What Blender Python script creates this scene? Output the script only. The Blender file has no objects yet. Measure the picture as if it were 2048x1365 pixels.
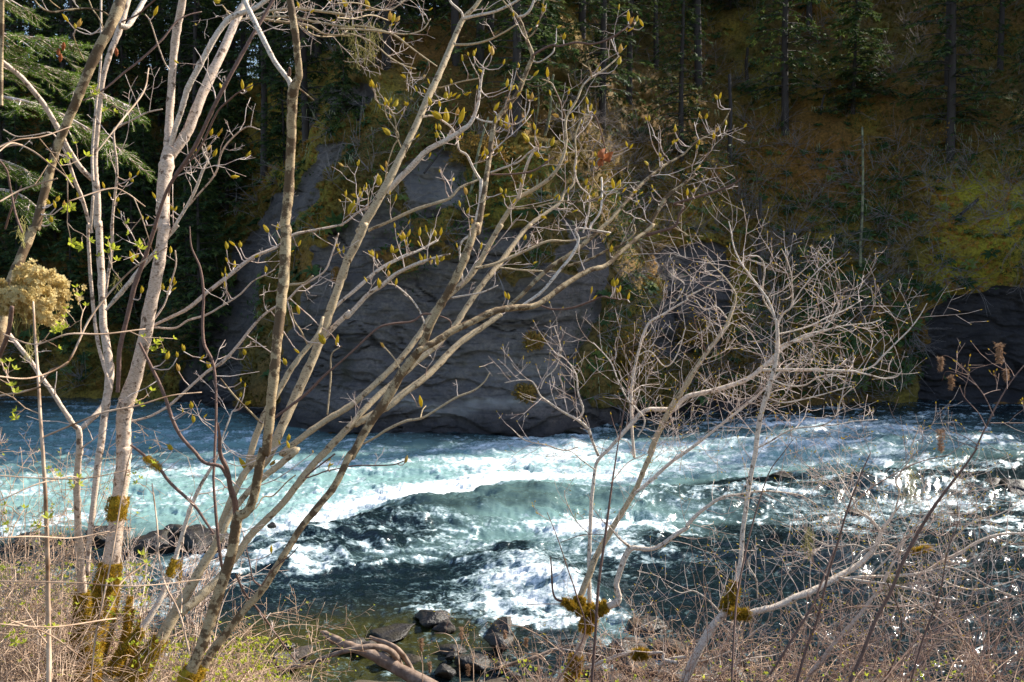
import bpy, math, random
import numpy as np
from mathutils import Vector
C = bpy.context.scene
R = math.radians
random.seed(7)
rng = np.random.default_rng(7)

# ---------------------------------------------------------------- camera, sky, sun, exposure
F = 1991.1                      # focal length in photo pixels (2048 wide)
CAM = np.array([0.0, 0.0, 6.5]); PITCH = R(3.0)
cam = bpy.data.cameras.new('camera'); co = bpy.data.objects.new('camera', cam)
C.collection.objects.link(co); co.location = CAM; co.rotation_euler = (R(90) - PITCH, 0, 0)
cam.lens = 35; cam.sensor_width = 36; cam.clip_end = 2000; cam.clip_start = 0.05
cam.dof.use_dof = True; cam.dof.focus_distance = 7.5; cam.dof.aperture_fstop = 11
C.camera = co
SUN_AZ, SUN_EL = R(57), R(38)   # azimuth clockwise from +Y
SD = np.array([math.cos(SUN_EL)*math.sin(SUN_AZ), math.cos(SUN_EL)*math.cos(SUN_AZ), math.sin(SUN_EL)])
w = bpy.data.worlds.new('World'); C.world = w; w.use_nodes = True
nt = w.node_tree; bg = nt.nodes['Background']
sky = nt.nodes.new('ShaderNodeTexSky'); sky.sky_type = 'NISHITA'; sky.sun_disc = False
sky.sun_elevation = SUN_EL; sky.sun_rotation = SUN_AZ
nt.links.new(sky.outputs[0], bg.inputs[0]); bg.inputs[1].default_value = 0.112
sl = bpy.data.lights.new('sun', 'SUN'); sl.energy = 5.0; sl.angle = R(0.5); sl.color = (1, .93, .82)
so = bpy.data.objects.new('sun', sl); C.collection.objects.link(so)
so.rotation_euler = Vector((-SD[0], -SD[1], -SD[2])).to_track_quat('-Z', 'Y').to_euler()
C.view_settings.view_transform = 'Standard'; C.view_settings.look = 'None'
C.view_settings.exposure = 1.2; C.view_settings.gamma = 1

# ---------------------------------------------------------------- helpers
cp, sp_ = math.cos(PITCH), math.sin(PITCH)
def V(px, py, d):               # photo pixel at depth d -> world point
    r = (px-1024)/F*d; u = (682.5-py)/F*d
    return Vector((CAM[0]+r, CAM[1]+d*cp+u*sp_, CAM[2]-d*sp_+u*cp))
def pix(x, y, z):               # world -> photo pixel (used while laying things out)
    dy = y-CAM[1]; dz = z-CAM[2]
    d = dy*cp-dz*sp_; u = dy*sp_+dz*cp
    return 1024+F*x/d, 682.5-F*u/d
def on_water(px, py):
    p = V(px, py, 1.0); k = CAM[2]/(CAM[2]-p.z)
    return np.array([p.x*k, p.y*k])
def hash3(i, j, k, s):
    n = (i*374761393 + j*668265263 + k*2147483647 + s*974634777) & 0xFFFFFFFF
    n = ((n ^ (n >> 13))*1274126177) & 0xFFFFFFFF
    n = ((n ^ (n >> 16))*2246822519) & 0xFFFFFFFF
    return ((n ^ (n >> 15)) & 0xFFFF)/65535.0
def vn(x, y, z=0.0, s=0):
    x = np.asarray(x, float); y = np.asarray(y, float); z = np.zeros_like(x)+z
    i = np.floor(x).astype(np.int64); j = np.floor(y).astype(np.int64); k = np.floor(z).astype(np.int64)
    fx, fy, fz = x-i, y-j, z-k
    fx = fx*fx*(3-2*fx); fy = fy*fy*(3-2*fy); fz = fz*fz*(3-2*fz)
    r = 0
    for a in (0, 1):
        for b in (0, 1):
            for c in (0, 1):
                r = r + hash3(i+a, j+b, k+c, s)*(fx if a else 1-fx)*(fy if b else 1-fy)*(fz if c else 1-fz)
    return r*2-1
def fbm(x, y, z=0.0, o=4, s=0, g=.5):
    r = 0; a = 1; t = 0
    for q in range(o):
        r = r + a*vn(x*2**q+q*17.3, y*2**q-q*9.1, np.asarray(z)*2**q, s+q); t += a; a *= g
    return r/t
def ridge(x, y, z=0.0, o=4, s=0):
    r = 0; a = 1; t = 0
    for q in range(o):
        r = r + a*(1-np.abs(vn(x*2**q+q*7.7, y*2**q+q*3.1, np.asarray(z)*2**q, s+q))*2); t += a; a *= .55
    return r/t
def smooth(a, b, x):
    t = np.clip((x-a)/(b-a), 0, 1); return t*t*(3-2*t)

def mesh_np(name, v, f, mat, smooth_=True, attrs=None, uv=None):
    v = np.asarray(v, np.float32); f = np.asarray(f, np.int32)
    me = bpy.data.meshes.new(name); n = f.shape[1]
    me.vertices.add(len(v)); me.vertices.foreach_set('co', v.ravel())
    me.loops.add(f.size); me.loops.foreach_set('vertex_index', f.ravel())
    me.polygons.add(len(f)); me.polygons.foreach_set('loop_start', np.arange(0, f.size, n, dtype=np.int32))
    me.polygons.foreach_set('loop_total', np.full(len(f), n, np.int32))
    me.polygons.foreach_set('use_smooth', np.full(len(f), smooth_, bool))
    me.update(calc_edges=True)
    for k, a in (attrs or {}).items():
        a = np.asarray(a, np.float32)
        if a.ndim == 1:
            me.attributes.new(k, 'FLOAT', 'POINT').data.foreach_set('value', a)
        else:
            me.attributes.new(k, 'FLOAT_VECTOR', 'POINT').data.foreach_set('vector', a.ravel())
    if mat: me.materials.append(mat)
    return me
def link(name, me, parent=None, loc=None):
    o = bpy.data.objects.new(name, me); C.collection.objects.link(o)
    if parent: o.parent = parent
    if loc is not None: o.location = loc
    return o
def tag(o, label=None, cat=None, group=None, kind=None):
    if label: o['label'] = label
    if cat: o['category'] = cat
    if group: o['group'] = group
    if kind: o['kind'] = kind
    return o
def empty(name, loc, label, cat, group=None):
    o = bpy.data.objects.new(name, None); C.collection.objects.link(o)
    o.location = loc; o.empty_display_size = .2
    return tag(o, label, cat, group)
def grid_faces(nr, nc):
    i = np.arange((nr-1)*nc).reshape(nr-1, nc)[:, :-1].ravel()
    return np.stack([i, i+1, i+nc+1, i+nc], 1)

class Tubes:                    # collects tubes into one mesh, UV-like attribute (around, along)
    def __init__(s): s.v = []; s.f = []; s.t = []; s.n = 0
    def add(s, pts, rad, sides=6, bump=0.0, cap=True):
        P = np.array([tuple(p) for p in pts], float); n = len(P)
        r = np.asarray(rad, float)
        T = np.gradient(P, axis=0); T /= np.linalg.norm(T, axis=1)[:, None]+1e-9
        ref = np.array([.0, .0, 1.0]) if abs(T[:, 2]).mean() < .8 else np.array([1.0, .1, 0])
        A = np.cross(T, ref); A /= np.linalg.norm(A, axis=1)[:, None]+1e-9
        B = np.cross(T, A)
        th = np.linspace(0, 2*np.pi, sides, endpoint=False)
        ring = A[:, None, :]*np.cos(th)[None, :, None] + B[:, None, :]*np.sin(th)[None, :, None]
        rr = r[:, None]*np.ones(sides)[None]
        if bump:
            L = np.concatenate([[0], np.cumsum(np.linalg.norm(np.diff(P, axis=0), axis=1))])
            rr = rr*(1+bump*vn(np.cos(th)[None]*1.3+L[:, None]*9, np.sin(th)[None]*1.3+L[:, None]*5, s.n*.37))
        vv = P[:, None, :]+ring*rr[:, :, None]
        L = np.concatenate([[0], np.cumsum(np.linalg.norm(np.diff(P, axis=0), axis=1))])
        tt = np.stack([np.cos(th)[None]*r[:, None], np.sin(th)[None]*r[:, None], np.broadcast_to(L[:, None], rr.shape)], 2)
        i = (np.arange(n-1)[:, None]*sides+np.arange(sides)[None]); j = (np.arange(n-1)[:, None]*sides+(np.arange(sides)+1)[None] % sides)
        f = np.stack([i, j, j+sides, i+sides], 2).reshape(-1, 4)+s.n
        s.v.append(vv.reshape(-1, 3)); s.t.append(tt.reshape(-1, 3)+s.n*.013*np.array([0, 0, 1])); s.f.append(f); s.n += n*sides
        if cap and sides >= 5:     # close the tip with a small fan of quads
            c = (n-1)*sides+s.n-n*sides
            s.v.append((P[-1]+T[-1]*r[-1]*.6)[None]); s.t.append(np.array([[0, 0, L[-1]]]))
            s.f.append(np.array([[c+k, c+(k+1) % sides, s.n, s.n] for k in range(sides)])); s.n += 1
    def mesh(s, name, mat):
        v = np.concatenate(s.v); f = np.concatenate(s.f); t = np.concatenate(s.t)
        q = f[f[:, 2] != f[:, 3]]; tr = f[f[:, 2] == f[:, 3]][:, :3]
        me = bpy.data.meshes.new(name)
        me.vertices.add(len(v)); me.vertices.foreach_set('co', v.astype(np.float32).ravel())
        lv = np.concatenate([q.ravel(), tr.ravel()]).astype(np.int32)
        me.loops.add(len(lv)); me.loops.foreach_set('vertex_index', lv)
        np_ = len(q)+len(tr); me.polygons.add(np_)
        me.polygons.foreach_set('loop_start', np.concatenate([np.arange(len(q))*4, len(q)*4+np.arange(len(tr))*3]).astype(np.int32))
        me.polygons.foreach_set('loop_total', np.concatenate([np.full(len(q), 4), np.full(len(tr), 3)]).astype(np.int32))
        me.polygons.foreach_set('use_smooth', np.full(np_, True))
        me.update(calc_edges=True)
        me.attributes.new('tuv', 'FLOAT_VECTOR', 'POINT').data.foreach_set('vector', t.astype(np.float32).ravel())
        me.materials.append(mat); return me
    def build(s, name, mat, parent=None):
        return link(name, s.mesh(name, mat), parent)

def scatter(name, tv, tf, pos, scale, yaw, mat, normal=None, tint=None, parent=None, tilt=0.0, shade=False):
    """copies of one template (tv, tf) joined into one mesh; normal turns +Z to it"""
    tv = np.asarray(tv, float); tf = np.asarray(tf); pos = np.asarray(pos, float); N = len(pos)
    c, s = np.cos(yaw), np.sin(yaw)
    L = np.empty((N, len(tv), 3))
    sc = np.asarray(scale).reshape(N, -1); sx = sc[:, :1]; sz = sc[:, -1:]
    L[:, :, 0] = (tv[:, 0]*c[:, None]-tv[:, 1]*s[:, None])*sx
    L[:, :, 1] = (tv[:, 0]*s[:, None]+tv[:, 1]*c[:, None])*sx
    L[:, :, 2] = tv[:, 2]*sz
    if normal is not None:
        nz = normal/np.linalg.norm(normal, axis=1)[:, None]
        up = np.tile(np.array([0, 0, 1.0]), (N, 1)); ax = np.cross(np.tile([1., .02, 0], (N, 1)), nz); ax /= np.linalg.norm(ax, axis=1)[:, None]
        bx = np.cross(ax, nz)
        L = L[:, :, 0:1]*bx[:, None]+L[:, :, 1:2]*ax[:, None]+L[:, :, 2:3]*nz[:, None]
    v = (L+pos[:, None]).reshape(-1, 3)
    f = (tf[None]+(np.arange(N)*len(tv))[:, None, None]).reshape(-1, tf.shape[1])
    at = {'tint': np.repeat(tint if tint is not None else rng.random(N), len(tv))}
    o = link(name, mesh_np(name, v, f, mat, shade, at), parent)
    return o

# ---------------------------------------------------------------- materials
class M:
    def __init__(s, name):
        s.m = bpy.data.materials.new(name); s.m.use_nodes = True; s.nt = s.m.node_tree
        s.b = s.nt.nodes['Principled BSDF']; s.out = s.nt.nodes['Material Output']
    def n(s, t, **k):
        o = s.nt.nodes.new(t)
        for a, b in k.items():
            if hasattr(o, a): setattr(o, a, b)
        return o
    def l(s, a, b): s.nt.links.new(a, b)
    def attr(s, name, out=2): o = s.n('ShaderNodeAttribute'); o.attribute_name = name; return o.outputs[out]
    def noise(s, scale, detail=3, rough=.55, vec=None, dist=0):
        o = s.n('ShaderNodeTexNoise'); o.inputs['Scale'].default_value = scale; o.inputs['Detail'].default_value = detail
        o.inputs['Roughness'].default_value = rough; o.inputs['Distortion'].default_value = dist
        if vec is None: vec = s.n('ShaderNodeTexCoord').outputs['Object']
        s.l(vec, o.inputs['Vector']); return o.outputs['Fac']
    def mapv(s, vec, scale):
        o = s.n('ShaderNodeMapping'); o.inputs['Scale'].default_value = scale; s.l(vec, o.inputs['Vector']); return o.outputs[0]
    def ramp(s, fac, stops):
        o = s.n('ShaderNodeValToRGB'); e = o.color_ramp.elements
        for i, (p, c) in enumerate(stops):
            x = e[i] if i < 2 else e.new(p)
            x.position = p; x.color = (*c, 1) if isinstance(c, tuple) else (c, c, c, 1)
        s.l(fac, o.inputs[0]); return o.outputs[0]
    def mix(s, fac, a, b, mode='MIX'):
        o = s.n('ShaderNodeMix'); o.data_type = 'RGBA'; o.blend_type = mode
        for v, i in ((fac, 0), (a, 6), (b, 7)):
            if hasattr(v, 'links'): s.l(v, o.inputs[i])
            else: o.inputs[i].default_value = (*v, 1) if isinstance(v, tuple) else v
        return o.outputs[2]
    def math(s, op, a, b=0.0, clamp=False):
        o = s.n('ShaderNodeMath'); o.operation = op; o.use_clamp = clamp
        for v, i in ((a, 0), (b, 1)):
            if hasattr(v, 'links'): s.l(v, o.inputs[i])
            else: o.inputs[i].default_value = v
        return o.outputs[0]
    def set(s, **k):
        for a, v in k.items():
            i = s.b.inputs[{'col': 'Base Color', 'rough': 'Roughness', 'spec': 'Specular IOR Level'}[a]]
            if hasattr(v, 'links'): s.l(v, i)
            else: i.default_value = (*v, 1) if isinstance(v, tuple) else v
        return s
    def bump(s, h, strength=.4, dist=.02):
        o = s.n('ShaderNodeBump'); o.inputs['Strength'].default_value = strength; o.inputs['Distance'].default_value = dist
        s.l(h, o.inputs['Height']); s.l(o.outputs[0], s.b.inputs['Normal']); return s
    def leafy(s, amount=.5, tcol=None):   # thin leaf: part of the light passes through
        t = s.n('ShaderNodeBsdfTranslucent'); mx = s.n('ShaderNodeMixShader'); mx.inputs[0].default_value = amount
        src = s.b.inputs['Base Color']
        if tcol is not None: t.inputs[0].default_value = (*tcol, 1)
        elif src.links: s.l(src.links[0].from_socket, t.inputs[0])
        else: t.inputs[0].default_value = src.default_value
        s.l(s.b.outputs[0], mx.inputs[1]); s.l(t.outputs[0], mx.inputs[2]); s.l(mx.outputs[0], s.out.inputs['Surface']); return s

def bark(name, light, mid, dark, patch=.5, sc=1.0, moss=0.0):
    m = M(name); tv = m.attr('tuv', 1)
    big = m.noise(22*sc, 5, .65)                                       # blotches of lichen
    fine = m.noise(60*sc, 3, .6)
    bands = m.noise(1, 3, .6, m.mapv(tv, (60, 60, 260)))             # lenticels running round the stem
    c = m.mix(m.ramp(fine, [(.3, 0.), (.75, 1.)]), light, mid)
    c = m.mix(m.math('MULTIPLY', m.ramp(bands, [(.56, 0.), (.62, 1.)]), .6), c, dark)
    c = m.mix(m.math('MULTIPLY', m.ramp(big, [(patch, 0.), (patch+.04, 1.)]), .85), c, dark)
    m.set(col=c, rough=.75, spec=.25); m.bump(m.math('ADD', bands, m.math('MULTIPLY', fine, .6)), .5, .004); return m.m
MAT = {}
MAT['alder'] = bark('alder_bark', (.70, .55, .43), (.46, .33, .23), (.10, .055, .03), .575)
MAT['patchy'] = bark('patchy_bark', (.46, .35, .20), (.30, .20, .10), (.075, .038, .015), .485, .7)
MAT['smooth'] = bark('smooth_bark', (.52, .41, .26), (.38, .28, .16), (.10, .06, .03), .585, 1.1)
MAT['white'] = bark('white_bark', (.76, .65, .53), (.52, .41, .31), (.11, .065, .035), .575, 1.2)
MAT['brown'] = bark('brown_bark', (.20, .12, .09), (.14, .08, .06), (.05, .03, .02), .62)
def simple(name, a, b, sc=20, rough=.8, trans=0, tint=False, bumpd=0):
    m = M(name); f = m.attr('tint') if tint else m.noise(sc, 3)
    m.set(col=m.mix(f if tint else m.ramp(f, [(.3, 0.), (.7, 1.)]), a, b), rough=rough, spec=.2)
    if bumpd: m.bump(m.noise(sc*3, 3), .6, bumpd)
    if trans: m.leafy(trans)
    return m.m
MAT['twig'] = simple('twig_bark', (.78, .68, .60), (.34, .21, .15), 14)
MAT['redtwig'] = simple('red_twig_bark', (.50, .36, .28), (.22, .11, .075), 10)
MAT['dry'] = simple('dry_stem', (.74, .54, .38), (.17, .085, .04), 9)
MAT['bud'] = simple('bud_green', (.52, .46, .03), (.66, .46, .05), 55, .6, .55)
MAT['budred'] = simple('bud_red', (.62, .50, .10), (.60, .34, .12), 40, .6, .5)
MAT['leaf'] = simple('young_leaf', (.34, .42, .03), (.52, .50, .06), 30, .6, .5)
MAT['deadleaf'] = simple('dead_leaf', (.45, .14, .04), (.25, .08, .03), 30, .7, .4)
MAT['needle'] = simple('fir_needle', (.045, .11, .012), (.16, .24, .02), 5, .6, .35, True)
MAT['moss'] = simple('moss', (.18, .13, .015), (.66, .40, .04), 12, .9, .35, True)
MAT['mosscore'] = simple('moss_core', (.20, .15, .015), (.45, .30, .025), 25, .95, 0, False, .01)
MAT['lichen'] = simple('hanging_lichen', (.55, .50, .20), (.40, .36, .12), 12, .9, .4)
MAT['lichenleaf'] = simple('leafy_lichen', (.78, .66, .36), (.50, .36, .12), 18, .8, .4)
MAT['panicle'] = simple('dry_flower', (.40, .26, .16), (.24, .14, .08), 18, .9, .2)
MAT['driftwood'] = simple('driftwood', (.34, .25, .19), (.12, .075, .05), 8, .8, 0, False, .01)
# ---------------------------------------------------------------- far hillside
_px = np.array([-900, -300, 0, 300, 450, 600, 700, 1100, 1190, 1300, 1450, 1550, 1850, 2048, 2500, 3000], float)
_d = np.array([66, 62, 61, 60, 54, 46.5, 45, 44.5, 46.5, 52, 54, 56, 57.5, 56.5, 56, 56], float)
_X = (_px-1024)/F*_d
_H = np.array([3, 3, 3, 3, 6, 11.5, 11.5, 10.0, 8.5, 6.5, 6, 5, 8.5, 9, 9, 9], float)
_a = np.array([.5, .5, .5, .5, .42, .34, .30, .27, .3, .36, .36, .36, .2, .14, .14, .14])
_b = np.array([.8, .8, .8, .8, .9, .9, .85, .8, .8, .82, .82, .82, .8, .8, .8, .8])
_T = np.array([24, 24, 24, 22, 21, 21, 21, 24, 27, 32, 38, 42, 46, 46, 46, 46], float)
def hy0(x, z):                       # depth of the hillside at height z, z may pass the plateau edge
    yb = np.interp(x, _X, _d); H = np.interp(x, _X, _H); a = np.interp(x, _X, _a); b = np.interp(x, _X, _b)
    k = smooth(-1.5, 1.5, z-H)
    return yb + a*np.minimum(z, H) + np.maximum(z-H, 0)*(a+(b-a)*k)
def hill_point(px, py):
    for d in np.arange(40, 130, .25):
        p = V(px, py, d)
        zt = np.interp(p.x, _X, _T)
        if p.z <= zt and p.y > hy0(p.x, p.z): return p
    return V(px, py, 70)
POLY = {
 'main': [(540,870),(560,700),(610,560),(640,480),(720,420),(800,330),(860,290),(940,330),(930,400),(985,450),(1100,440),(1180,460),(1215,545),(1180,640),(1150,760),(1190,870)],
 'streak': [(640,175),(752,165),(735,250),(690,330),(640,400),(560,470),(500,610),(470,740),(450,830),(350,820),(390,700),(460,560),(545,430),(610,300)],
 'mid': [(1340,500),(1405,492),(1455,515),(1462,620),(1440,705),(1295,715),(1280,640),(1318,600)],
 'right': [(1838,800),(1850,700),(1860,625),(1925,598),(2000,580),(2048,572),(2300,565),(2300,805)],
 'low': [(340,815),(600,830),(1200,820),(1530,800),(1530,880),(340,880)],
 'cave': [(1040,170),(1120,165),(1150,200),(1120,265),(1060,262),(1030,220)],
}
def inpoly(px, py, poly):
    r = np.zeros(px.shape, bool); n = len(poly)
    for i in range(n):
        (x1, y1), (x2, y2) = poly[i], poly[(i+1) % n]
        c = ((y1 > py) != (y2 > py)) & (px < (x2-x1)*(py-y1)/((y2-y1)+1e-9)+x1); r ^= c
    return r
def hill_mask(x, y, z):
    px, py = pix(x, y, z); px0, py0 = px, py
    px = px + 46*fbm(x*.35, z*.35, 0, 4, 31) + 9*fbm(x*2, z*2, 0, 2, 35); py = py+34*fbm(x*.35, z*.35, 5, 4, 41)+7*fbm(x*2, z*2, 4, 2, 45)
    m = inpoly(px0+(px-px0)*.3, py0+(py-py0)*.3, POLY['mid']).astype(float)
    for k in ('main', 'streak', 'mid', 'right', 'low'): m = np.maximum(m, inpoly(px, py, POLY[k]))
    hole = fbm(x*.55, z*.75, 0, 4, 47)-.10*smooth(5, 9, z)
    m = m*((hole > -.30) | (z < 6.5) | (px > 1150))
    return m, px, py
def hill_surface(x, v):
    zt = np.interp(x, _X, _T)
    over = np.maximum(v-zt, 0); z = np.minimum(v, zt)+over*.16
    y = hy0(x, np.minimum(v, zt)) + over*1.6
    return y, z
nx, nv = 820, 560
xs = np.linspace(-52, 58, nx)
vs = np.concatenate([np.linspace(-1.2, 16, 330), np.linspace(16.06, 60, nv-330)])
X, Vv = np.meshgrid(xs, vs)
Y, Z = hill_surface(X, Vv)
rockm, hpx, hpy = hill_mask(X, Y, Z)
def blur(a, n=2):
    for _ in range(n):
        a = (a+np.roll(a, 1, 0)+np.roll(a, -1, 0)+np.roll(a, 1, 1)+np.roll(a, -1, 1))/5
    return a
rb = blur(rockm.astype(float), 3)
# rock: bulging beds with ragged ledges that undercut; soil: lumpy hummocks and gullies
warp = fbm(X*.12, Z*.12, 3, 3, 5)*1.6
bed = Z + warp + .06*X
led = ridge(bed*.55, X*.09+3, 0, 4, 61)
ledge = np.maximum(led-.25, 0)
crack = np.maximum(ridge(X*.35+warp, Z*.55+warp*.8, 0, 4, 71)-.42, 0)
bigr = fbm(X*.16, Z*.2, 0, 3, 81)
fine = fbm(X*1.6, Z*2.4, 0, 4, 91)
ck2 = np.maximum(ridge(X*.9+warp*1.5, Z*1.5+warp, 3, 4, 171)-.50, 0)
qz = Z+warp*1.3+.5*fbm(X*.5, Z*.5, 8, 3, 181)
cl1 = np.abs(fbm(X*.16+5, qz*.62, 0, 3, 191)); cl2 = np.abs(fbm(X*.5, qz*1.3, 4, 3, 195)); cl3 = np.abs(fbm(X*.45-Z*.3, Z*.30, 9, 3, 198))
lowz = smooth(9, 3, Z)
q1 = qz*.62+.5*fbm(X*.25, qz*.3, 3, 3, 183)+.045*X; q2 = qz*1.9+.6*fbm(X*.6, qz*.5, 5, 3, 185)
saw = (.24*(q1-np.floor(q1))**2+.13*(q2-np.floor(q2))*1.3*smooth(-.4, .3, fbm(X*.3, Z*.3, 1, 2, 186)))*(.45+.55*lowz)
cline = np.maximum.reduce([smooth(.03, .0, cl1)*smooth(-.1, .4, fbm(X*.4, Z*.4, 6, 3, 199)), .9*smooth(.03, 0, cl2)*lowz*smooth(-.3, .3, fbm(X*.7, Z*.7, 2, 3, 197))])
dr = -.9*bigr + .35*ledge + .7*crack + .4*ck2 - .15*fine + .30*cline + saw + .22*smooth(0, .12, fbm(X*.16+5, qz*.62, 0, 3, 191))*lowz - .08*fbm(X*5, Z*7, 0, 3, 95)
low = smooth(2.6, 1.4, Z+.35*fbm(X*.4, Z, 0, 3, 12))                 # foot of the rock juts out over the water
dr = dr - low*.55*smooth(-14, -10, X)*smooth(14, 8, X)
dv = -1.6*fbm(X*.14, Z*.18, 0, 4, 101) - .55*fbm(X*.7, Z*.7, 0, 4, 111) - .22*fbm(X*3, Z*3, 0, 3, 121) - .35
Yd = Y + dr*rb + dv*(1-rb)
Zd = Z + (1-rb)*.35*fbm(X*.8, Z*.8, 9, 3, 131)
cave = blur(inpoly(hpx, hpy, POLY['cave']).astype(float), 4)
Yd += cave*2.2
lipn = smooth(0, .5, rb)*smooth(1, .5, rb)
Yd += lipn*.25*vn(X*3, Z*3, 0, 3)
HV = np.stack([X, Yd, Zd], 2).reshape(-1, 3)
# colour masks that belong to the place: pale mineral band at the waterline of the big rock, golden moss, rusty moss
wx = hpx; wy = hpy
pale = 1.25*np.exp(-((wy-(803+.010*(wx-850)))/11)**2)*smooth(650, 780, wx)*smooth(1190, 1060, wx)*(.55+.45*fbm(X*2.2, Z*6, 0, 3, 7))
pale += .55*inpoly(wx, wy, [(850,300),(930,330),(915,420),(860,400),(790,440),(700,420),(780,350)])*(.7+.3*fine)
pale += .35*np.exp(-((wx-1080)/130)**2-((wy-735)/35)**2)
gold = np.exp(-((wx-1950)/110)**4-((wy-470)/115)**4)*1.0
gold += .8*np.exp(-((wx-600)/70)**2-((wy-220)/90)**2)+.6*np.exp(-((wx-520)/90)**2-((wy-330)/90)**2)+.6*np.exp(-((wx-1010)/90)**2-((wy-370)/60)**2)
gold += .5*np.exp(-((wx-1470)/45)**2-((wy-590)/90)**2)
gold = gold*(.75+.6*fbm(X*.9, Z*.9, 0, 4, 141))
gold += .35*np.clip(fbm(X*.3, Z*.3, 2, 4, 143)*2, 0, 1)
rust = np.clip(.25+1.1*fbm(X*.22, Z*.26, 0, 4, 151), 0, 1)
rust = np.maximum(rust, .9*np.exp(-((wx-1600)/330)**2-((wy-330)/130)**2))
A = {'rock': rb.ravel(), 'pale': np.clip(pale, 0, 1).ravel(), 'gold': np.clip(gold, 0, 1).ravel(), 'rust': np.clip(rust, 0, 1).ravel(), 'crack': np.clip(cline*1.3, 0, 1).ravel(),
     'wet': np.clip(.75*smooth(1780, 1860, hpx)+.7*smooth(1.3, .2, Z)*(1-smooth(0, .6, pale))+.4*smooth(620, 470, hpx)+.35*smooth(1240, 1300, hpx)+.4*smooth(.1, .5, fbm(X*.12, Z*.28, 3, 4, 187)), 0, .85).ravel()}  # wet foot at the waterline; left, mid-right, right and random rock simply darker
m = M('hillside')
n1 = m.noise(.9, 5, .6); n2 = m.noise(7, 5, .65); n3 = m.noise(30, 3, .6)
rk = m.mix(m.ramp(n1, [(.3, 0.), (.7, 1.)]), (.155, .125, .108), (.31, .25, .205))
rk = m.mix(m.ramp(n2, [(.35, 0.), (.7, .8)]), rk, (.10, .09, .098))
tc = m.n('ShaderNodeTexCoord').outputs['Object']
st = m.noise(1, 5, .7, m.mapv(tc, (.35, .35, 5)), .6)
rk = m.mix(m.math('MULTIPLY', m.ramp(st, [(.56, 0.), (.62, 1.)]), .55), rk, (.05, .045, .05))
sm = m.noise(1, 4, .6, m.mapv(tc, (.8, .8, .12)))                     # moss stains running down the rock
rk = m.mix(m.math('MULTIPLY', m.ramp(sm, [(.58, 0.), (.72, 1.)]), .6), rk, (.075, .062, .018))
rk = m.mix(m.math('MULTIPLY', m.attr('crack'), .75), rk, (.022, .019, .018))
rk = m.mix(m.math('MULTIPLY', m.ramp(n3, [(.55, 0.), (.75, 1.)]), .4), rk, (.25, .23, .23))
rk = m.mix(m.attr('wet'), rk, (.030, .026, .030))  # darker rock tone, wet only at the foot
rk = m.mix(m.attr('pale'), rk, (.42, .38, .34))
vg = m.mix(m.ramp(n1, [(.35, 0.), (.65, 1.)]), (.15, .115, .03), (.30, .17, .045))
vg = m.mix(m.attr('rust'), vg, (.42, .185, .04))
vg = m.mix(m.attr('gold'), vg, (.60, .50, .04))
vg = m.mix(m.ramp(n2, [(.4, 0.), (.7, .75)]), vg, (.022, .026, .008))
edge = m.math('ADD', m.attr('rock'), m.math('MULTIPLY', m.math('SUBTRACT', n2, .5), .5))
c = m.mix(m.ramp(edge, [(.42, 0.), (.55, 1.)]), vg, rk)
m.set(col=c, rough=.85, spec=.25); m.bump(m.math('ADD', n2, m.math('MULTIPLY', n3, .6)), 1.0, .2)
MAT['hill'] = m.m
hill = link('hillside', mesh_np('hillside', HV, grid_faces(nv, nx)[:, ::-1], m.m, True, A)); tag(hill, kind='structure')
# land behind, so that nothing below the tree line is open
gm = simple('forest_floor', (.035, .035, .012), (.06, .045, .018), 1.0, .95)
b = [(-260, 50, -2), (-52, 60, -2), (-52, 68, 20), (-52, 140, 26), (58, 110, 46), (58, 70, 16), (58, 55, -2), (260, 40, -2)]
lv = [(-300, 62, -2), (-50, 66, -2), (-50, 78, 22), (-300, 82, 24), (-50, 150, 32), (-300, 170, 34), (57, 57, -2), (300, 50, -2), (57, 66, 12), (300, 60, 14), (57, 108, 48), (300, 110, 52), (57, 170, 60), (300, 170, 64)]
link('far_hills', mesh_np('far_hills', lv, [(1, 0, 3, 2), (2, 3, 5, 4), (6, 7, 9, 8), (8, 9, 11, 10), (10, 11, 13, 12)], gm, False)).__setitem__('kind', 'structure')

# ---------------------------------------------------------------- river
cols, rows = 900, 430
yy = 12.5*(66/12.5)**np.linspace(0, 1, rows)
ss = np.linspace(-1.02, 1.02, cols); ss = np.sign(ss)*(np.abs(ss)*.62+.0)   # slope x/y
YY, SS = np.meshgrid(yy, ss, indexing='ij'); XX = SS*YY
def splat(lst, X, Y):
    r = np.zeros(X.shape)
    for px, py, rx, ry, ang, a in lst:
        c0 = on_water(px, py); ex = on_water(px+rx, py)-c0; ey = on_water(px, py-ry)-on_water(px, py+ry)
        sx = abs(ex[0]); sy = abs(ey[1])/2; t = math.radians(ang)
        # ang tilts the long axis on the water, counter-clockwise as seen in the photo
        ax = on_water(px+rx*math.cos(t), py-rx*math.sin(t))-c0; L = np.hypot(*ax); ax = ax/L
        dx = X-c0[0]; dy = Y-c0[1]
        u = (dx*ax[0]+dy*ax[1])/L; vv = (-dx*ax[1]+dy*ax[0])/sy
        r += a*np.exp(-(u*u+vv*vv)**1.3)
    return r
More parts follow.
